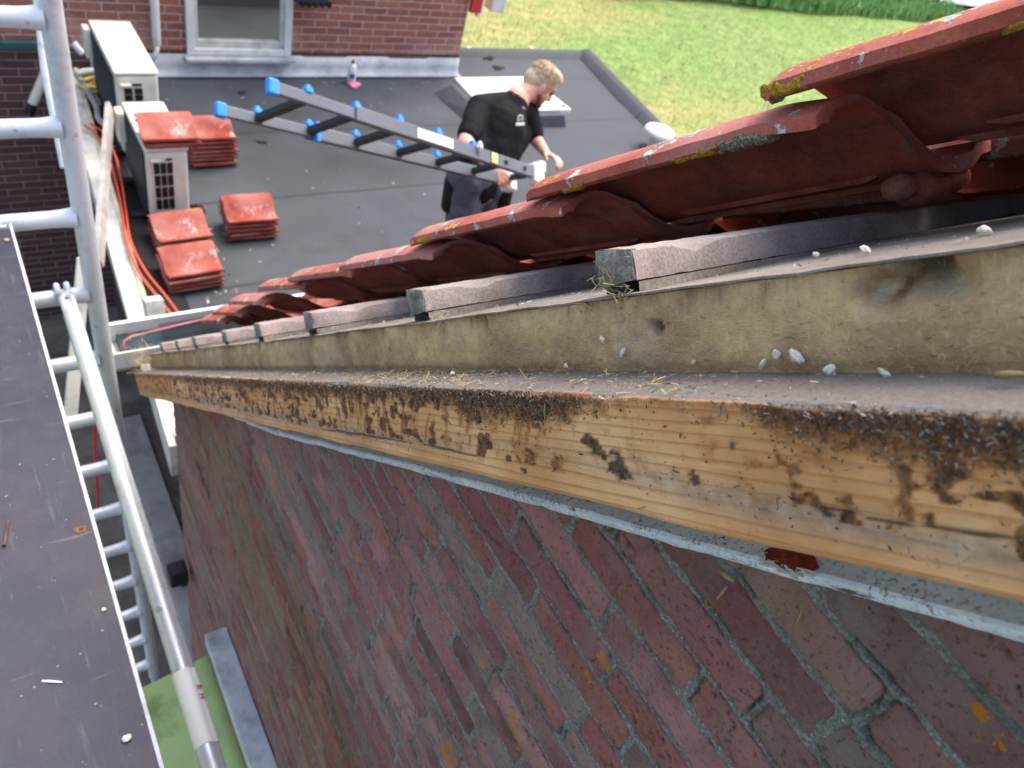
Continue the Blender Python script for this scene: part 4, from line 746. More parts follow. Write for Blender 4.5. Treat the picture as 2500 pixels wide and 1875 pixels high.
def house():
    t = thing('neighbour_house', 'red brick neighbouring house with a white framed window behind the annex', 'house', (2.5,YW,ZG)); XR = 4.395
    b = MB(); wz0, wz1, wx0, wx1 = -3.06, -1.3, 1.70, 2.605; zt = .3
    for x0,x1,z0,z1 in ((-3.,wx0,-3.03,zt),(wx1,XR,-3.03,zt),(wx0,wx1,wz1,zt)):
        b.grid([[(x0,YW,z0),(x0,YW,z1)],[(x1,YW,z0),(x1,YW,z1)]])
    b.grid([[(XR,YW,ZG),(XR,YW,zt)],[(XR,YW+6,ZG),(XR,YW+6,zt)]]); b.grid([[(wx0,YW,wz0),(wx0,YW,wz1)],[(wx0,YW+.12,wz0),(wx0,YW+.12,wz1)]]); b.grid([[(wx1,YW,wz0),(wx1,YW,wz1)],[(wx1,YW+.12,wz0),(wx1,YW+.12,wz1)]])
    b.build('upper_wall', MT['wall'], t)
    b = MB().grid([[(-3.,YW+.005,ZG),(-3.,YW+.005,-3.03)],[(.9,YW+.005,ZG),(.9,YW+.005,-3.03)]]); b.grid([[(.9,YW+.005,-3.3),(.9,YW+.005,-3.03)],[(XR,YW+.005,-3.3),(XR,YW+.005,-3.03)]]); b.build('lower_wall', MT['wallb'], t)  # lower bricks darker than the upper, alley shade put into their colour
    fr = MB()
    for x0,x1,z0,z1,y0,y1 in ((1.70,1.765,wz0,wz1,-.03,.09),(2.54,2.605,wz0,wz1,-.03,.09),(1.765,2.54,wz0,wz0+.055,-.03,.09),(1.765,2.54,wz1-.06,wz1,-.03,.09)): fr.box(((x0+x1)/2,YW+(y0+y1)/2,(z0+z1)/2),(x1-x0,y1-y0,z1-z0))
    win = fr.build('window', MT['white'], t, bevel=.006)
    sh = MB()
    for x0,x1,z0,z1 in ((1.765,1.80,wz0+.055,wz1-.06),(2.505,2.54,wz0+.055,wz1-.06),(1.80,2.505,wz0+.055,wz0+.12),(1.80,2.505,wz1-.12,wz1-.06)): sh.box(((x0+x1)/2,YW+.02,(z0+z1)/2),(x1-x0,.05,z1-z0))
    sh.build('sash', MT['dirtywhite'], win, bevel=.005)
    MB().box((2.15,YW+.03,(wz0+wz1)/2),(.72,.006,wz1-wz0-.2)).build('pane', MT['glass'], win)
    b = MB().box((2.15,YW-.05,wz0-.02),(.95,.10,.03)); b.build('window_sill', MT['lead'], win, bevel=.004)
    rm = MB(); rm.grid([[(1.5,YW+.9,-3.2),(1.5,YW+.9,-1)],[(2.9,YW+.9,-3.2),(2.9,YW+.9,-1)]]); rm.grid([[(1.5,YW+.13,-3.0),(1.5,YW+.9,-3.0)],[(2.9,YW+.13,-3.0),(2.9,YW+.9,-3.0)]]); rm.build('room_inside', simple('grey_room','#5d6063',.9,0,.1,3), t)
    # lead flashing along the foot of the wall
    xs = np.linspace(.95,4.40,80); G = np.zeros((80,4,3)); 
    for j,(y,z) in enumerate(((-.012,-3.07),(-.016,-3.16),(-.028,-3.225),(-.06,-3.236))): G[:,j] = np.stack([xs,YW+y+0*xs,z+0*xs],1)
    G[...,1] += (vn(G, 9, 3, 2)-.5)*.012; G[:,0,2] += (np.floor(xs/.45)%2)*.012; G[-1,:,0] += np.array([0,0,.02,.05]); b = MB().grid(G); b.build('lead_flashing', MT['lead'], t, smooth=True, solid=.006)
    # corner board, gutter end
    b = MB().box((4.462,YW-.02,-2.0),(.125,.05,1.18)); b.build('corner_board', MT['red'], t, bevel=.005)
    b = MB().box((4.56,YW+.06,-2.02),(.05,.06,1.28)); b.build('corner_trim', MT['zinc'], t, bevel=.005)
    b = MB(); b.box((4.99,YW+.42,-2.62),(.17,.16,.2)); b.box((5.02,YW+.42,-2.51),(.27,.22,.05)); b.build('gutter_end', MT['white'], t, bevel=.012)
    a = onY(374,-60,YW-.06); c = onY(383,108,YW-.06); d = MB().tube([a,c],.033,14); d.build('downpipe', MT['white'], t, auto=40)
    d = MB().tube([c+np.array([0,0,.01]),c+np.array([-.01,-.03,-.04]),c+np.array([-.06,-.07,-.10])],.02,10); d.build('outlet_bend', MT['dirtywhite'], t, smooth=True)
    b = MB(); p = onY(760,4,YW-.1)
    b.box((p[0],YW-.1,p[2]+.02),(.30,.2,.03)); 
    for q in np.linspace(-.12,.12,5): b.box((p[0]+q,YW-.21,p[2]+.02),(.03,.02,.05))
    b.build('dark_grating', MT['black'], t, bevel=.004)
    a, c = onY(-30,108,YW-.05), onY(120,112,YW-.05); b = MB().bar(a,c,.05,.06); b.build('teal_beam', MT['teal'], t, bevel=.005)
    a, c = onY(180,105,6.6), onY(203,132,6.55); b = MB().tube([a,(a+c)/2,c],.028,10); b.build('pipe_stub', MT['galv'], t, auto=40)
    return t
house()
# small white pegs behind the far edge
for i,(px,py,l) in enumerate(((1143,124,'white peg behind the felt roof edge beside the house corner'),(1296,124,'white peg behind the far felt roof edge above the man'))):
    p = onY(px,py,7.45); b = MB().box(p,(.05,.04,.09)); b.box(p-np.array([0,0,1.3]),(.035,.03,2.5)); o = b.build('edge_peg', MT['white'], bevel=.006); tag(o, l, 'peg', 'white pegs behind the felt roof')
# ---- air conditioners
def ac(name, x0, x1, y0, y1, zt, lab, cols, rows, yaw=0.):
    t = thing('air_conditioner', lab, 'air conditioner', ((x0+x1)/2,(y0+y1)/2,ZR), 'air conditioners on the felt roof')
    zb = ZR+.07; b = MB().box(((x0+x1)/2,(y0+y1)/2,(zb+zt)/2-.01),(x1-x0-.012,y1-y0-.012,zt-zb-.02)); b.build('casing', MT['acw'], t, bevel=.022, seg=3)
    b = MB().box(((x0+x1)/2,(y0+y1)/2,zt),(x1-x0,y1-y0,.022)); b.build('top_cover', MT['acw'], t, bevel=.009, seg=3)
    b = MB().box((x0-.001,(y0+y1)/2+.02,(zb+zt)/2),(.012,(y1-y0)*.88,(zt-zb)*.84)); b.build('coil_fins', MT['fins'], t, bevel=.002)
    W = x1-x0; H = zt-zb; gx0, gx1, gz1, gz0 = (x0+W*.16, x0+W*.62, zt-H*.17, zb+H*.12); g = MB()
    cw = (gx1-gx0)/cols; rh = (gz1-gz0)/rows
    for i in range(cols):
        for j in range(rows):
            g.box((gx0+cw*(i+.5), y0+.004, gz0+rh*(j+.5)), (cw*.78,.012,rh*.84))
    g.box((gx0+cw*(cols-.6), y0+.004, gz1+H*.035),(cw*.9,.012,H*.022)); g.build('grille_slot', MT['dark'], t)
    b = MB().box((gx0+W*.06,y0-.008,gz1+H*.04),(W*.24,.03,H*.028)); b.build('grip', MT['acw'], t, bevel=.004)
    for y in (y0+.1,y1-.1):
        b = MB().box(((x0+x1)/2,y,ZR+.035),(W+.22,.06,.05)); b.box(((x0+x1)/2+W*.5,y,ZR+.03),(.16,.09,.06)); b.build('foot', MT['black'], t, bevel=.01)
    b = MB(); b.box((x0-.03,y1-.06,zt-.12),(.05,.1,.22)); b.build('valve_cover', MT['acw'], t, bevel=.012)
    return t
ac('a', .895,1.175, 5.44,6.26, -2.59, 'larger white air conditioner nearer the brick house', 2, 9)
ac('b', .885,1.145, 4.62,5.23, -2.69, 'smaller white air conditioner with red tiles on its top', 3, 4)
# ---- stacks of taken-off tiles
SME = tile_mesh('stacked_tile', .33, .262, 10, True, 9); drop_obj(SME); SME.materials.clear(); SME.materials.append(MT['stack'])
def stack(cx, cy, z0, n, yaw, labs, dz=.0345, tilt=0):
    r_ = np.random.default_rng(int(cx*1000+cy*100))
    for i in range(n):
        o = bpy.data.objects.new('stacked_tile', SME); COL.objects.link(o)
        o.matrix_basis = Matrix.Translation((cx+r_.uniform(-.008,.008),cy+r_.uniform(-.01,.01),z0+i*dz))@Matrix.Rotation(yaw+r_.uniform(-.03,.03),4,'Z')@Matrix.Rotation(tilt+r_.uniform(-.01,.01),4,'X')@Matrix.Rotation(-math.pi/2,4,'Z')@Matrix.Diagonal((1,1,1.25,1))@Matrix.Translation((-.131,-.165,0)); WORLD[o.name] = o.matrix_basis.copy()
        tag(o, labs[i], 'roof tile', 'taken-off roof tiles stacked on the felt roof')
def labs(n, where):
    w_ = ['bottom','second lowest','third lowest','fourth lowest','fifth lowest','sixth lowest','seventh lowest']
    return [('red tile at the %s of %s' % ('top' if i == n-1 else w_[i], where)) + (', white-blotched' if i == n-1 else '') for i in range(n)]
stack(1.05,4.725,-2.676,2,.0,labs(2,'the pair on the smaller air conditioner'))
stack(1.50,5.42,ZR+.004,7,.0,labs(7,'the seven-high stack beside the smaller air conditioner'))
stack(1.475,4.46,ZR+.004,5,-.03,labs(5,'the lone stack standing apart on the open felt'))
stack(1.01,4.38,ZR+.004,4,.05,labs(4,'the back stack before the smaller air conditioner'))
stack(.975,4.02,ZR+.004,4,.06,labs(4,'the front stack nearest the eave gutter'))
# ---- hatch, vent, bottle
def hatch():
    t = thing('roof_hatch', 'white flat roof light cover on a dark felt kerb behind the man', 'roof light', (4.45,5.9,ZR)); zt = ZR+.13
    b = MB(); lo = [(3.98,5.68),(5.10,5.66),(5.12,6.40),(3.9,6.42)]; hi = [(4.10,5.72),(5.06,5.70),(5.04,6.36),(4.1,6.36)]
    b.add([(x,y,ZR-.02) for x,y in lo]+[(x,y,zt-.02) for x,y in hi],[(0,1,5,4),(1,2,6,5),(2,3,7,6),(3,0,4,7),(4,5,6,7)]); b.build('felt_kerb', MT['bit'], t)
    b = MB(); c = [onZ(1108,188,zt),onZ(1292,186,zt),onZ(1396,266,zt),onZ(1185,270,zt)]; c = [tuple(p) for p in c]
    b.add(c+[(x,y,z-.06) for x,y,z in c],[(0,3,2,1),(4,5,6,7),(0,1,5,4),(1,2,6,5),(2,3,7,6),(3,0,4,7)]); cen = np.mean(c,0)
    b.build('cover', MT['white'], t, bevel=.012); p = MB(); q = [cen+(np.array(k)-cen)*.84+np.array([0,0,.004]) for k in c]; q2 = [cen+(np.array(k)-cen)*.3+np.array([0,0,.05]) for k in c]; p.add(q+q2,[(0,4,5,1),(1,5,6,2),(2,6,7,3),(3,7,4,0),(4,7,6,5)]); p.build('dome', MT['white'], t, bevel=.01)
    for i in (2,): s = MB().tube([cen+(np.array(c[i])-cen)*.86+np.array([0,0,0.]),cen+(np.array(c[i])-cen)*.86+np.array([0,0,.02])],.015,8); s.build('screw_head', MT['black'], t)
hatch()
def vent():
    p = onZ(1612,338,ZR); t = thing('roof_vent', 'white mushroom vent with a round cap at the right edge of the felt roof', 'vent', tuple(p)); q = onZ(1614,313,ZR+.24); p = np.array([q[0],q[1],ZR])
    MB().tube([p-np.array([0,0,.05]),p+np.array([0,0,.20])],.075,18).build('pipe', MT['white'], t, auto=40)
    MB().tube([p+np.array([0,0,.17]),p+np.array([0,0,.195]),p+np.array([0,0,.225]),p+np.array([0,0,.245])],[.16,.165,.15,.10],24).build('cap', MT['white'], t, auto=50)
    MB().tube([p-np.array([0,0,.02]),p+np.array([0,0,.03])],[.2,.09],18).build('felt_collar', MT['bit'], t, smooth=True)
vent()
def bottle():
    p = np.array([onY(858,192,6.62)[0],6.62,ZR+.02]); t = thing('sealant_bottle', 'small white bottle with red cap and blue label by the brick house', 'bottle', tuple(p))
    MB().tube([p,p+np.array([0,0,.01]),p+np.array([0,0,.14]),p+np.array([0,0,.17]),p+np.array([0,0,.185])],[.036,.04,.04,.03,.018],14).build('bottle_body', MT['white'], t, auto=50)
    MB().tube([p+np.array([0,0,.183]),p+np.array([0,0,.215])],[.018,.012],10).build('cap', MT['red'], t, auto=40)
    MB().box(p+np.array([-.012,-.038,.075]),(.045,.012,.05)).build('label_patch', MT['bluel'], t, bevel=.003)
    b = MB(); 
    for i in range(7): b.ball(p+np.array([rnd(-.05,.06),rnd(-.09,-.02),-.004]),(.035,.028,.018),8,noise=.4,seed=i)
    o = b.build('pink_rag', MT['pink'], smooth=True); tag(o, 'crumpled pink rag at the foot of the small white bottle', 'rag')
bottle()
p = onZ(905,0,ZR); o = MB().tube([onY(573,86,YW+.35)+np.array([0,0,-.03]),onY(573,86,YW+.35)+np.array([0,0,.02])],[.05,.075],14).build('fruit_bowl', MT['orangep'], auto=40); tag(o, 'orange bowl standing inside behind the window pane', 'bowl')
# ---- boards, cables, rope in the alley side
def board(name, a, c, wd, th, mat, lab, cat='board', up=(1,0,0)):
    b = MB(); b.bar(a, c, wd, th, up); o = b.build(name, MT[mat], bevel=.004); tag(o, lab, cat, None); return o
board('leaning_board', PD(268,262,5.0), PD(240,640,4.1), .085, .03, 'greywood', 'grey weathered plank with a pointed top leaning right of the scaffold upright', up=(0,1,0))
board('leaning_board', PD(205,630,3.0), PD(170,1040,3.15), .05, .02, 'dirtywhite', 'narrow whitish plank standing behind the scaffold rungs', up=(0,1,0))
board('corner_post', PD(372,728,3.95), PD(400,900,4.1), .09, .09, 'dirtywhite', 'short white post standing by the alley edge of the felt roof near the gutter', 'post', up=(0,1,0))
b = MB().tube([onY(112,175,6.6),onY(78,255,6.6)],.035,10); o = b.build('pipe_offcut', MT['dirtywhite'], auto=40); MB().tube([onY(79,252,6.6),onY(72,278,6.6)],.036,10).build('rubber_end', MT['black'], o, auto=40); tag(o, 'white pipe offcut with a black rubber end in front of the dark brick', 'pipe')
def cable(name, pts, r, mat, lab, cat='cable'):
    P = np.array(pts); n = len(P); s = np.linspace(0,n-1,n*6); i = np.minimum(s.astype(int),n-2); f = (s-i)[:,None]
    p0 = P[np.maximum(i-1,0)]; p1 = P[i]; p2 = P[i+1]; p3 = P[np.minimum(i+2,n-1)]
    Q = .5*((2*p1)+(-p0+p2)*f+(2*p0-5*p1+4*p2-p3)*f**2+(-p0+3*p1-3*p2+p3)*f**3)
    o = MB().tube(Q, r, 8).build(name, MT[mat], smooth=True); tag(o, lab, cat); return o
zc = ZR+.115
pp = [(206,306),(236,330),(262,380),(282,440),(297,510),(308,590),(338,662),(382,722),(424,775),(448,800)]
cable('power_cable', [onZ(x,y,zc) for x,y in pp], .008, 'orange', 'outermost orange cable strand on the felt, nearest the alley')
cable('power_cable', [onZ(x+14+5*math.sin(i*1.1),y-4,zc) for i,(x,y) in enumerate(pp)], .007, 'orange', 'orange cable strand nearest the tile stacks')
cable('power_cable', [PD(226,765,2.9),PD(236,860,2.95),PD(231,960,3.0),PD(233,1090,3.1),PD(240,1240,3.2)], .006, 'red', 'thin red cable hanging down the alley behind the scaffold rungs')
zc = ZR+.15
cable('rope', [onZ(x,y,zc) for x,y in ((192,188),(205,195),(225,190),(240,195),(222,205),(200,215),(228,212),(246,222),(225,226))], .014, 'strap', 'tangled yellow rope beside the larger air conditioner', 'rope')
cable('drain_hose', [onZ(x,y,zc) for x,y in ((186,182),(206,208),(222,236),(236,262),(240,288),(255,305))], .022, 'hose', 'grey hose curling down beside the larger air conditioner', 'hose')
cable('drain_hose', [onZ(x,y,zc+.1) for x,y in ((186,180),(212,174),(252,172))], .025, 'dirtywhite', 'pale hose running behind the yellow rope to the larger air conditioner', 'hose')
cable('drain_hose', [onZ(x,y,ZR+.03) for x,y in ((275,362),(300,368),(330,365))], .02, 'dirtywhite', 'short pale hose between the two air conditioners', 'hose')
n = 190; P = np.stack([rnd(1.2,4.2,n), 6.75-rng.gamma(1.3,.32,n), np.full(n,ZR+.012)],1); P[:60] = np.stack([rnd(.95,1.25,60),rnd(3.6,4.6,60),np.full(60,ZR+.012)],1); P[60:110,0] = rnd(1.2,3.5,50); P[60:110,1] = rnd(3.5,6.5,50); D = unit(n)*np.array([1,1,.3]); D /= np.linalg.norm(D,axis=1)[:,None]; Uu = np.cross(D,[0,0,1.]); Uu /= np.linalg.norm(Uu,axis=1)[:,None]
o = MB().strips(P, D, rng.gamma(2,.006,n)+.006, rnd(.005,.014,n), Uu, bend=.2).build('roof_litter', MT['litter']); tag(o, 'pale chips and grit scattered over the dark felt roof', 'litter', kind='stuff')
def leafpile(px,py,s,lab,seed):
    p = onZ(px,py,ZR+.01); r_ = np.random.default_rng(seed); b = MB()
    for i in range(16): b.ball(p+r_.normal(0,1,3)*s*np.array([.6,.4,.06]),r_.uniform(.25,.45)*s*np.array([1,1,.4]),5,noise=.4,seed=i)
    o = b.build('debris_clump', MT['clod']); tag(o, lab, 'debris')
leafpile(1195,140,.06,'dark clump of leaves by the lead flashing corner, farther from the man',1); leafpile(1218,165,.05,'dark clump of leaves on the felt just left of the man\'s head',2); leafpile(1055,225,.03,'small clump',3) if False else None
leafpile(640,345,.028,'small black clump alone on the felt below the ladder tip',4); leafpile(590,225,.03,'brownish heap of dirt on the felt near the ladder tip',5)
# ============================================================ ladder
def ladder():
    A0 = np.array([1.0399,2.8519,-1.4144]); A1 = np.array([2.6054,3.0129,-2.0099]); bv = np.array([-.1633,.2675,-.2144])
    A0 = A0*.93; A1 = A1*.93; bv = bv*.95; d = nrm(A1-A0); bv = bv-d*(bv@d); wv = nrm(bv); up = nrm(np.cross(bv, d)); L = np.linalg.norm(A1-A0)
    if up[2] < 0: up = -up
    t = thing('extension_ladder', 'grey extension ladder with blue caps and white feet carried by the man', 'ladder', tuple(A0))
    Rm = np.stack([wv,d,up],1)
    W = np.linalg.norm(bv); tap = lambda s: 1-.48*max(s,0)/L
    def rail(o0, s0, s1, w_, h, mat, nm):
        b = MB(); b.bar(A0+wv*o0*tap(s0)+d*s0, A0+wv*o0*tap(s1)+d*s1, w_, h, tuple(up)); return b.build(nm, MT[mat], t, bevel=.004)
    for o0 in (0,W): r1 = rail(o0, 0, .62, .022, .046, 'rail', 'fly_rail'); 
    for o0 in (-.006,W+.006):
        r = rail(o0, .36, L-.02, .032, .060, 'rail', 'base_rail')
        if o0 < 0:
            b = MB(); b.box(A0+wv*(-.0235)+d*.80+up*.0,(.003,.22,.042),Rm); b.build('white_label', MT['sticker'], r)
            b = MB(); b.box(A0+wv*(-.0245)+d*1.20,(.003,.04,.048),Rm); b.build('yellow_label', MT['yellow'], r)
            for s in (1.29,1.44,1.58): b = MB().tube([A0+wv*(-.0245)+d*s, A0+wv*(-.022)+d*s],.012,10); b.build('rung_hole', MT['dark'], r, auto=40)
    sp = .232
    for k in range(7):
        s = .14+k*sp; c = A0+d*s+up*.0
        if s > L-.03: break
        b = MB(); b.bar(c+wv*.012, c+wv*(W*tap(s)-.012), .036, .028, tuple(up)); b.build('rung', MT['railin'], t, bevel=.004)
        if k < 5:
            for o0 in (0, W):
                b = MB(); p = A0+wv*o0*tap(s)+d*s; h = .030 if s < .4 else .037; b.box(p+up*(h),(.034,.034,.022),Rm); b.box(p+up*(h+.014),(.026,.02,.016),Rm); b.build('blue_guide', MT['blue'], t, bevel=.005)
    for o0 in (0, W):
        b = MB(); b.box(A0+wv*o0-d*.012,(.034,.045,.060),Rm); b.build('blue_cap', MT['blue'], t, bevel=.009, seg=3)
        b = MB(); p = A0+wv*o0*tap(L)+d*(L-.005); b.box(p,(.056,.085,.10),Rm); b.box(p+up*.04+d*.03,(.06,.05,.06),Rm); b.box(p-up*.045,(.07,.07,.03),Rm); b.build('white_foot', MT['white'], t, bevel=.012, seg=3)
    b = MB(); p = A0+wv*(W*tap(.4))+d*.40; b.box(p+wv*(-.02),(.03,.022,.085),Rm); b.build('blue_catch', MT['blue'], t, bevel=.004)
    b = MB(); p = A0+wv*(-.03)+d*1.085+up*.02; b.tube([p+up*.03,p+wv*(-.01),p-up*.02],.01,8); b.build('steel_clamp', MT['galv'], t, smooth=True)
    return A0, d, wv, up, L, W
LAD = ladder()
# ============================================================ the man
def remesh(o, vox, it=4, fac=.5):
    m = o.modifiers.new('remesh','REMESH'); m.mode = 'VOXEL'; m.voxel_size = vox; m.use_smooth_shade = True
    s = o.modifiers.new('smooth','SMOOTH'); s.iterations = it; s.factor = fac
    return o
def creases(o, st, sc):
    tx = bpy.data.textures.new('cloth_creases','CLOUDS'); tx.noise_scale = sc; tx.noise_depth = 3; m = o.modifiers.new('creases','DISPLACE'); m.texture = tx; m.strength = st; m.mid_level = .5; m.texture_coords = 'GLOBAL'
def man():
    J = dict(pel=PD(1163,446,4.44), wai=PD(1190,385,4.43), che=PD(1226,307,4.42), nkb=PD(1262,242,4.42), nkt=PD(1296,218,4.43), hd=PD(1318,206,4.45),
        shR=PD(1172,262,4.33), shL=PD(1288,280,4.55), elR=PD(1136,350,4.20), wrR=PD(1198,403,4.08), elL=PD(1306,338,4.62), wrL=PD(1331,372,4.52),
        hiR=PD(1136,452,4.38), hiL=PD(1192,458,4.52))
    t = thing('person', 'bent-over man in black t-shirt and grey work trousers gripping the ladder on the felt roof', 'person', (J['pel'][0],J['pel'][1],ZR))
    f = lambda h, dx, dy, z: np.array([h[0]+dx, h[1]+dy, z])
    fwd = nrm(np.array([.80,-.60,0]))           # chest faces right and towards the photo's right
    knR = J['hiR']+np.array([.06,-.07,0]); knR[2] = -2.80; anR = J['hiR']+np.array([-.06,.02,0]); anR[2] = ZR+.075
    knL = J['hiL']+np.array([.10,-.06,0]); knL[2] = -2.80; anL = J['hiL']+np.array([.03,.06,0]); anL[2] = ZR+.075
    b = MB(); c = b.cap2
    # torso, neck
    c(J['pel'],J['wai'],.135,.125); c(J['wai'],J['che'],.125,.14); c(J['che'],J['nkb'],.13,.075); c(J['shR'],J['nkb']-np.array([0,0,.03]),.045,.045); c(J['shL'],J['nkb']-np.array([0,0,.03]),.045,.045); c(J['nkb'],J['nkt'],.060,.056)
    # head: looks right and down
    face = nrm(PD(1380,268,4.60)-J['hd']); hu = nrm(J['hd']-J['nkt']); hu = nrm(np.array([-.05,.1,1.])-face*(np.array([-.05,.1,1.])@face)); hs = np.cross(face, hu); HR = np.stack([hs,face,hu],1); H = J['hd']
    hp = lambda s, f_, u_: H+hs*s+face*f_+hu*u_
    b.ball(hp(0,-.008,.028),(.074,.094,.088),14,HR); b.ball(hp(0,.028,-.042),(.056,.062,.070),12,HR); c(J['nkt'],hp(0,-.02,-.04),.055,.056)
    c(hp(0,.070,-.088),hp(0,.060,-.10),.020,.024); c(hp(0,.092,.014),hp(0,.109,-.026),.010,.015); b.ball(hp(0,.079,.034),(.052,.018,.016),8,HR)    # chin, nose, brow
    for s in (-1,1):
        b.ball(hp(s*.012,.095,-.030),(.010,.012,.009),7,HR); b.ball(hp(s*.042,.055,-.030),(.022,.026,.030),8,HR)
        b.ball(hp(s*.078,-.012,-.008),(.012,.020,.034),9,HR); b.ball(hp(s*.076,-.006,-.034),(.009,.012,.012),7,HR)
    b.ball(hp(0,.088,-.058),(.026,.012,.007),7,HR); b.ball(hp(0,.085,-.068),(.023,.012,.008),7,HR)
    # arms
    c(J['shR'],J['elR'],.058,.045); c(J['elR'],J['wrR'],.045,.029); c(J['shL'],J['elL'],.056,.043); c(J['elL'],J['wrL'],.043,.028)
    # legs, feet
    for h,k,a in ((J['hiR'],knR,anR),(J['hiL'],knL,anL)):
        c(h,k,.085,.06); c(k,a,.056,.04); c(a,a+fwd*.14-np.array([0,0,.035]),.04,.034)
    # hands
    def hand(wr, dirn, palm, curl, thumb_side, size=1.):
        dirn = nrm(dirn); palm = nrm(palm-dirn*(palm@dirn)); sd = np.cross(dirn, palm)*thumb_side; P = wr+dirn*.05*size
        for q in (-.024,-.008,.008,.024): c(wr+sd*q*.55, wr+dirn*.085*size+sd*q, .014,.0125)
        for i,(q,l) in enumerate(((.030,.078),(.0105,.088),(-.0095,.082),(-.029,.064))):
            p = wr+dirn*.088*size+sd*q; dr = dirn; 
            for j,fr in enumerate((.45,.32,.23)):
                ang = curl*(j+.6); dr = nrm(dirn*math.cos(ang)+palm*math.sin(ang)+sd*q*1.5); e = p+dr*l*fr; c(p,e,.0098-.0008*j,.0092-.0008*j,6); p = e
        p = wr+dirn*.025+sd*.028; e1 = p+nrm(dirn*.7+sd*.75+palm*.25)*.042; e2 = e1+nrm(dirn*.8+palm*.7+sd*.1)*.034; c(p,e1,.0135,.011,6); c(e1,e2,.0105,.009,6)
    A0,d,wv,up,L,W = LAD
    grip = A0+wv*W+d*1.36
    hd_t = PD(1222,430,4.05); hand(J['wrR'], hd_t-J['wrR'], nrm(d*.2-up*.3+np.array([.5,-.3,-.4])), .75, 1)
    hand(J['wrL'], PD(1362,388,4.47)-J['wrL'], nrm(np.array([-.3,-.35,-.9])), .62, -1)
    body = b.build('body', MT['skin'], t); remesh(body, .0055, 3, .5)
    for s in (-1,1): e = MB().ball(hp(s*.031,.081,.012),.0095,8,HR).build('eye', MT['holster'], body, smooth=True)
    # hair and beard
    h = MB(); h.ball(hp(0,-.016,.046),(.079,.095,.080),16,HR,.04,3); h.ball(hp(0,.052,.094),(.056,.040,.026),10,HR,.12,5); h.ball(hp(0,-.06,.0),(.070,.054,.062),10,HR,.12,6); h.ball(hp(0,.02,.108),(.058,.06,.022),10,HR,.1,8)
    h = h.build('hair', MT['hair'], t); remesh(h, .006, 2)
    n = 2600; th = unit(n); th[:,2] = np.abs(th[:,2])*.9+.05*rng.random(n); m = (th[:,1] < .75) | (th[:,2] > .5); th = th[m]; n = len(th); P = np.array([hp(a*.081,-.016+b_*.096,.046+c_*.085) for a,b_,c_ in th]); D = np.array([hs*a*.6+face*(b_*.2+.5)+hu*(c_*.5) for a,b_,c_ in th])+unit(n)*.25; D /= np.linalg.norm(D,axis=1)[:,None]; Uu = np.cross(D,unit(n)); Uu /= np.linalg.norm(Uu,axis=1)[:,None]
    MB().strips(P,D,rnd(.010,.022,n),rnd(.0015,.003,n),Uu,bend=.15).build('hair_strands', MT['hair'], h)
    bd = MB(); 
    for s in (-1,1): bd.cap2(hp(s*.062,.02,-.045),hp(s*.036,.066,-.088),.014,.019)
    bd.cap2(hp(-.036,.066,-.088),hp(.036,.066,-.088),.02,.02); bd.cap2(hp(0,.07,-.088),hp(0,.066,-.108),.024,.018); bd = bd.build('beard', MT['beard'], t); remesh(bd, .005, 2)
    # t-shirt
    s = MB(); c = s.cap2
    c(J['pel']+np.array([0,0,.02]),J['wai'],.145,.138); c(J['wai'],J['che'],.138,.148); c(J['che'],J['nkb']-nrm(J['nkb']-J['che'])*.05,.148,.092); c(J['shR'],J['nkb']-np.array([0,0,.02]),.074,.066); c(J['shL'],J['nkb']-np.array([0,0,.02]),.074,.066)
    sv = fwd*.0
    for a,e in ((J['shR'],J['elR']),(J['shL'],J['elL'])): c(a,a+(e-a)*.74,.070,.066)
    c(J['shR']-np.array([0,0,.05]),J['hiR']+np.array([0,0,.10]),.085,.10); c(J['shL']-np.array([0,0,.07]),J['hiL']+np.array([0,0,.10]),.08,.10)
    for i in range(9):
        a = PD(1150+i*14,300+rnd(0,60),4.28+i*.012); e = a+np.array([rnd(-.03,.05),rnd(-.03,.03),-rnd(.08,.16)]); c(a,e,.012,.006,5)
    s = s.build('t_shirt', MT['shirt'], t); remesh(s, .007, 4); creases(s, .012, .06)
    # trousers, holster pockets, boots
    tr = MB(); c = tr.cap2; c(J['hiR']+np.array([0,0,.06]),J['hiL']+np.array([0,0,.06]),.125,.125)
    for h_,k,a in ((J['hiR'],knR,anR),(J['hiL'],knL,anL)): c(h_,k,.112,.088); c(k,a+np.array([0,0,.03]),.086,.075); c(a+np.array([0,0,.10]),a+np.array([0,0,.01]),.078,.084)
    for i in range(10): a = (J['hiR'] if i%2 else J['hiL'])+np.array([rnd(-.09,.09),-.09,rnd(-.3,-.02)]); c(a,a+np.array([rnd(-.06,.06),-.01,-.05]),.014,.008,5)
    tr = tr.build('trousers', MT['trousers'], t); remesh(tr, .009, 4); creases(tr, .016, .07)
    k = MB(); a = PD(1104,462,4.36); k.cap2(a+np.array([0,0,.05]),a-np.array([0,0,.11]),.055,.045); k.cap2(a+np.array([.03,-.02,.04]),a+np.array([.035,-.03,-.12]),.05,.045); k = k.build('holster_pocket', MT['holster'], tr); remesh(k, .008, 2)
    k = MB(); a = PD(1230,476,4.46); k.cap2(a+np.array([0.02,0,.02]),a+np.array([.02,0,-.08]),.034,.038); k = k.build('holster_pocket', MT['holster'], tr); remesh(k, .008, 2)
    for an in (anR,anL): k = MB(); k.cap2(an+np.array([0,0,-.02]),an+fwd*.15-np.array([0,0,.035]),.056,.040); k.cap2(an+np.array([0,0,.05]),an-np.array([0,0,.03]),.055,.052); k = k.build('boot', MT['black'], t); remesh(k, .008, 2)
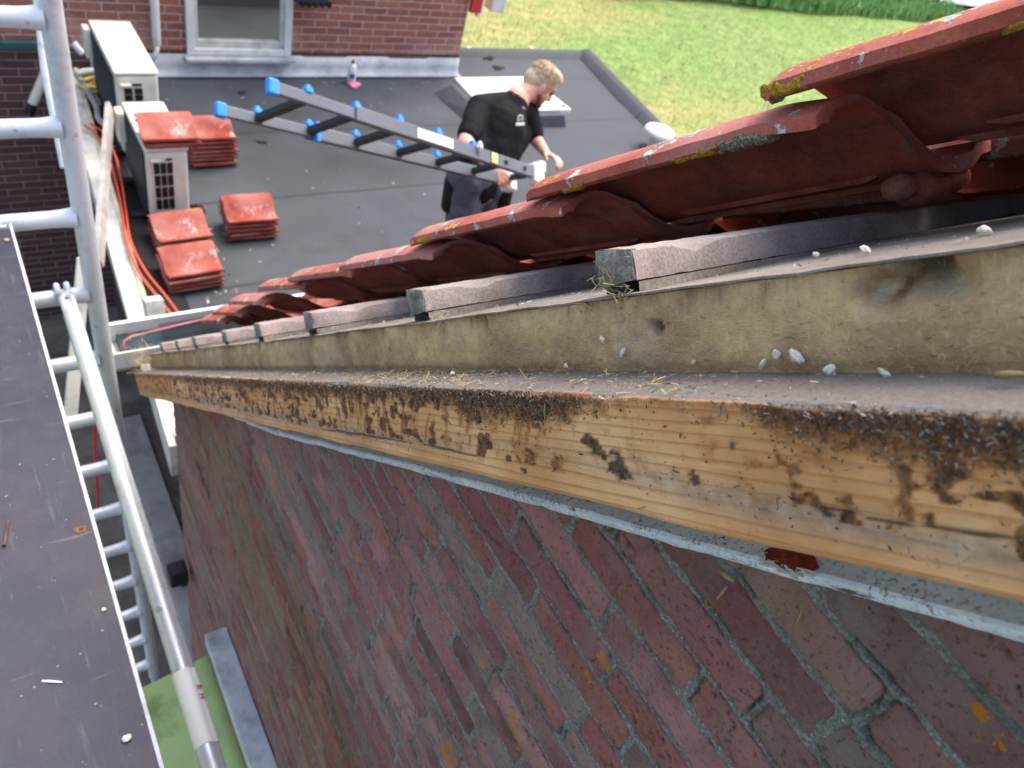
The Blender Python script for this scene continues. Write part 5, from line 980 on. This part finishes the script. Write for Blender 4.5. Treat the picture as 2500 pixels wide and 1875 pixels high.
    # chest emblem: a small house-like outline above a bar of lettering
    c0 = PD(1270,297,4.30); vw = nrm(-c0); nn = nrm(vw*.7+fwd*.5); rt = nrm(np.cross(np.array([0,0,1.]), nn)); u_ = np.cross(nn, rt); Rm = np.stack([rt,u_,nn],1)
    e = MB(); E = lambda x,y: c0+rt*x+u_*y
    e.tube([E(-.016,.004),E(-.016,.024),E(-.008,.034),E(.008,.034),E(.016,.024),E(.016,.004)],.0028,6)
    e.tube([E(-.008,.004),E(-.008,.018)],.002,5); e.tube([E(.002,.004),E(.007,.018)],.002,5); e.box(E(.001,-.012),(.058,.017,.003),Rm); e.build('chest_emblem', MT['whitefoam'], s)
man()
# ============================================================ loose straw and crumbs on the verge
def strawset(name, P, D, L, W, lab, mat='straw'):
    n = len(P); Uu = np.cross(D, unit(n)); Uu /= np.linalg.norm(Uu,axis=1)[:,None]
    o = MB().strips(P, D, L, W, Uu, bend=.12).build(name, MT[mat]); tag(o, lab, 'straw', kind='stuff'); return o
def toW(P): return P@np.array(RAKE.to_3x3()).T
# litter on the ledge of the beam
n = 1500; cl = [(960,915,.05),(1070,916,.045),(1170,918,.04),(1330,925,.05),(1500,920,.03),(1690,930,.022),(800,912,.10),(690,908,.12),(1950,960,.03)]; wts = np.array([.2,.22,.14,.06,.05,.07,.15,.1,.01]); k = rng.choice(len(cl), n, p=wts/wts.sum())
P = np.zeros((n,3))
for i in range(n):
    px,py,sg = cl[k[i]]; q = onX(px,py,.345); a, c = tn(q); P[i] = (rnd(.305,.369), a+rng.normal(0,sg), BT+.0008+abs(rng.normal(0,.0018)))
D = unit(n)*np.array([.5,1,.18]); D /= np.linalg.norm(D,axis=1)[:,None]
strawset('straw_litter', toW(P), toW(D), rng.gamma(2.2,.0022,n)+.0012, rnd(.0003,.0008,n), 'chopped straw and grass litter heaped along the dusty top of the beam')
n = 900; P = np.stack([rnd(.303,.369,n), rnd(.1,2.3,n), np.full(n,BT+.0008)],1); D = unit(n)*np.array([1,1,.2]); D /= np.linalg.norm(D,axis=1)[:,None]
o = strawset('ledge_grit', toW(P), toW(D), rng.gamma(2,.0008,n)+.0006, rnd(.0004,.001,n), 'fine pale and dark grit on the dusty top of the beam', 'litter'); o['category'] = 'grit'
n = 420; P = np.stack([rnd(.372,.62,n), rnd(.1,2.3,n), np.zeros(n)],1); P[:,2] = top_n(P[:,1])+.0055; D = unit(n)*np.array([1,1,.2]); D /= np.linalg.norm(D,axis=1)[:,None]
o = strawset('sheet_grit', toW(P), toW(D), rng.gamma(2,.0011,n)+.0006, rnd(.0005,.0016,n), 'pale grit on the dusty facing sheet under the tiles', 'litter'); o['category'] = 'grit'
# tangles hanging under the batten ends
for j,(px,py,nn_) in enumerate(((1500,705,90),(1075,780,60))):
    c0 = onX(px,py,.372); P = c0+rng.normal(0,1,(nn_,3))*np.array([.004,.013,.005]); D = unit(nn_); Uu = np.cross(D,unit(nn_)); Uu /= np.linalg.norm(Uu,axis=1)[:,None]
    strawset('straw_tangle', P, D, rnd(.003,.013,nn_), rnd(.0003,.0007,nn_), ['brown straw tangle caught below the broad fuzzy batten end','small tangle of dry bits caught below the batten with the white patch'][j])
# single straws
c0 = onX(345,885,.33); P = c0+rng.normal(0,1,(160,3))*np.array([.02,.05,.03]); D = unit(160); Uu = np.cross(D,unit(160))
strawset('straw_tangle', P, D, rnd(.02,.075,160), rnd(.0006,.0018,160), 'messy straw and dead stems at the far end of the beam by the gutter')
def straw(a, b, w, lab, bend=0):
    a = np.array(a); b = np.array(b); m = (a+b)/2+np.array([0,0,bend]); o = MB().tube([a,m,b],[w*.8,w,w*.6],6).build('straw_piece', MT['straw'], smooth=True); tag(o, lab, 'straw')
straw(onX(678,1187,.374),onX(646,1253,.375),.0016,'pale straw stuck to the brick wall in the middle of the blurred bricks')
straw(onX(1330,982,.2985),onX(1330,1027,.2985),.0009,'upright thin straw stuck on the pine face below the ledge')
straw(onX(1760,1395,.352),onX(1790,1417,.345),.0021,'broad straw chip hanging under the moulding next to the bare red wood')
straw(onX(1750,1462,.384),onX(1775,1432,.386),.0012,'thin straw sticking to the bricks just below the broad straw chip')
straw(onX(1940,1530,.384),onX(1958,1478,.384),.0007,'hair-thin bent straw on the bricks below the moulding at lower right',.004)
ip = lambda x,y: onX(x,y,.3685)
straw(onX(2430,915,.345),onX(2500,913,.345),.0018,'yellow straw lying on the ledge at the right edge of the photo')
straw(ip(1890,975-0),ip(1912,943),.0012,'brown splinter leaning on the insulation beside two white crumbs')
straw(ip(1405,742),ip(1445,757),.0006,'fine curved fibre sticking out below the fuzzy batten end',.003)
def crumb(px, py, X, r, lab, s=(1,1,1), fn=None):
    c = fn(px,py) if fn else onX(px,py,X); o = MB().ball(c,(r*s[0]*.7,r*s[1]*.7,r*s[2]*.7),14,noise=.4,seed=int(px*3+py)).build('mortar_crumb', MT['crumb'], smooth=True); tag(o, lab, 'crumb')
crumb(1943,870,.366,.0052,'largest white crumb resting against the lower insulation face',(.6,1.5,.8))
crumb(1895,866,.366,.0042,'dirty white crumb just left of the largest crumb on the insulation',(.6,.9,1.1))
crumb(1862,888,.366,.0038,'elongated white crumb leaning at the foot of the insulation',(.6,.6,1.5))
crumb(2026,905,.366,.0046,'hooked white crumb at the bottom edge of the insulation right of the pair',(.7,1,1.1))
crumb(2160,912,.365,.0038,'flat white crumb at the insulation foot farther right',(.7,1.4,.6))
crumb(1382,893,.366,.0030,'single white crumb low on the insulation above the straw heap gap',(.7,1,.9))
crumb(1520,862,.366,.0042,'bone-shaped pale crumb standing on the insulation face',(.6,.6,1.7))
crumb(1470,828,.3665,.0034,'pale lump sunk in the middle of the insulation face',(.5,1.2,.8))
crumb(1693,885,.3665,.0026,'small oval crumb near the lower edge of the insulation',(.6,.7,1.1))
onS = lambda px,py: (lambda d: d*((-.0155)/(d[1]*SP+d[2]*CP)))(ray(px,py))
crumb(2402,564,0,.0050,'round white crumb on the grey facing sheet at the far right',(1,1.1,.8),onS)
crumb(2113,610,0,.0040,'pale crumb with a dark twig beside it on the facing sheet',(1,1.2,.7),onS)
crumb(1992,622,0,.0034,'small pale crumb by the end of the batten shadow on the facing sheet',(1,1,.8),onS)
crumb(1105,912,.345,.0030,'grey-white crumb in the straw on the beam ledge',(1,1,1))
crumb(965,590+85,.55,.004,'crumb',(1,1,1)) if False else None
for m in bpy.data.meshes: m.validate()
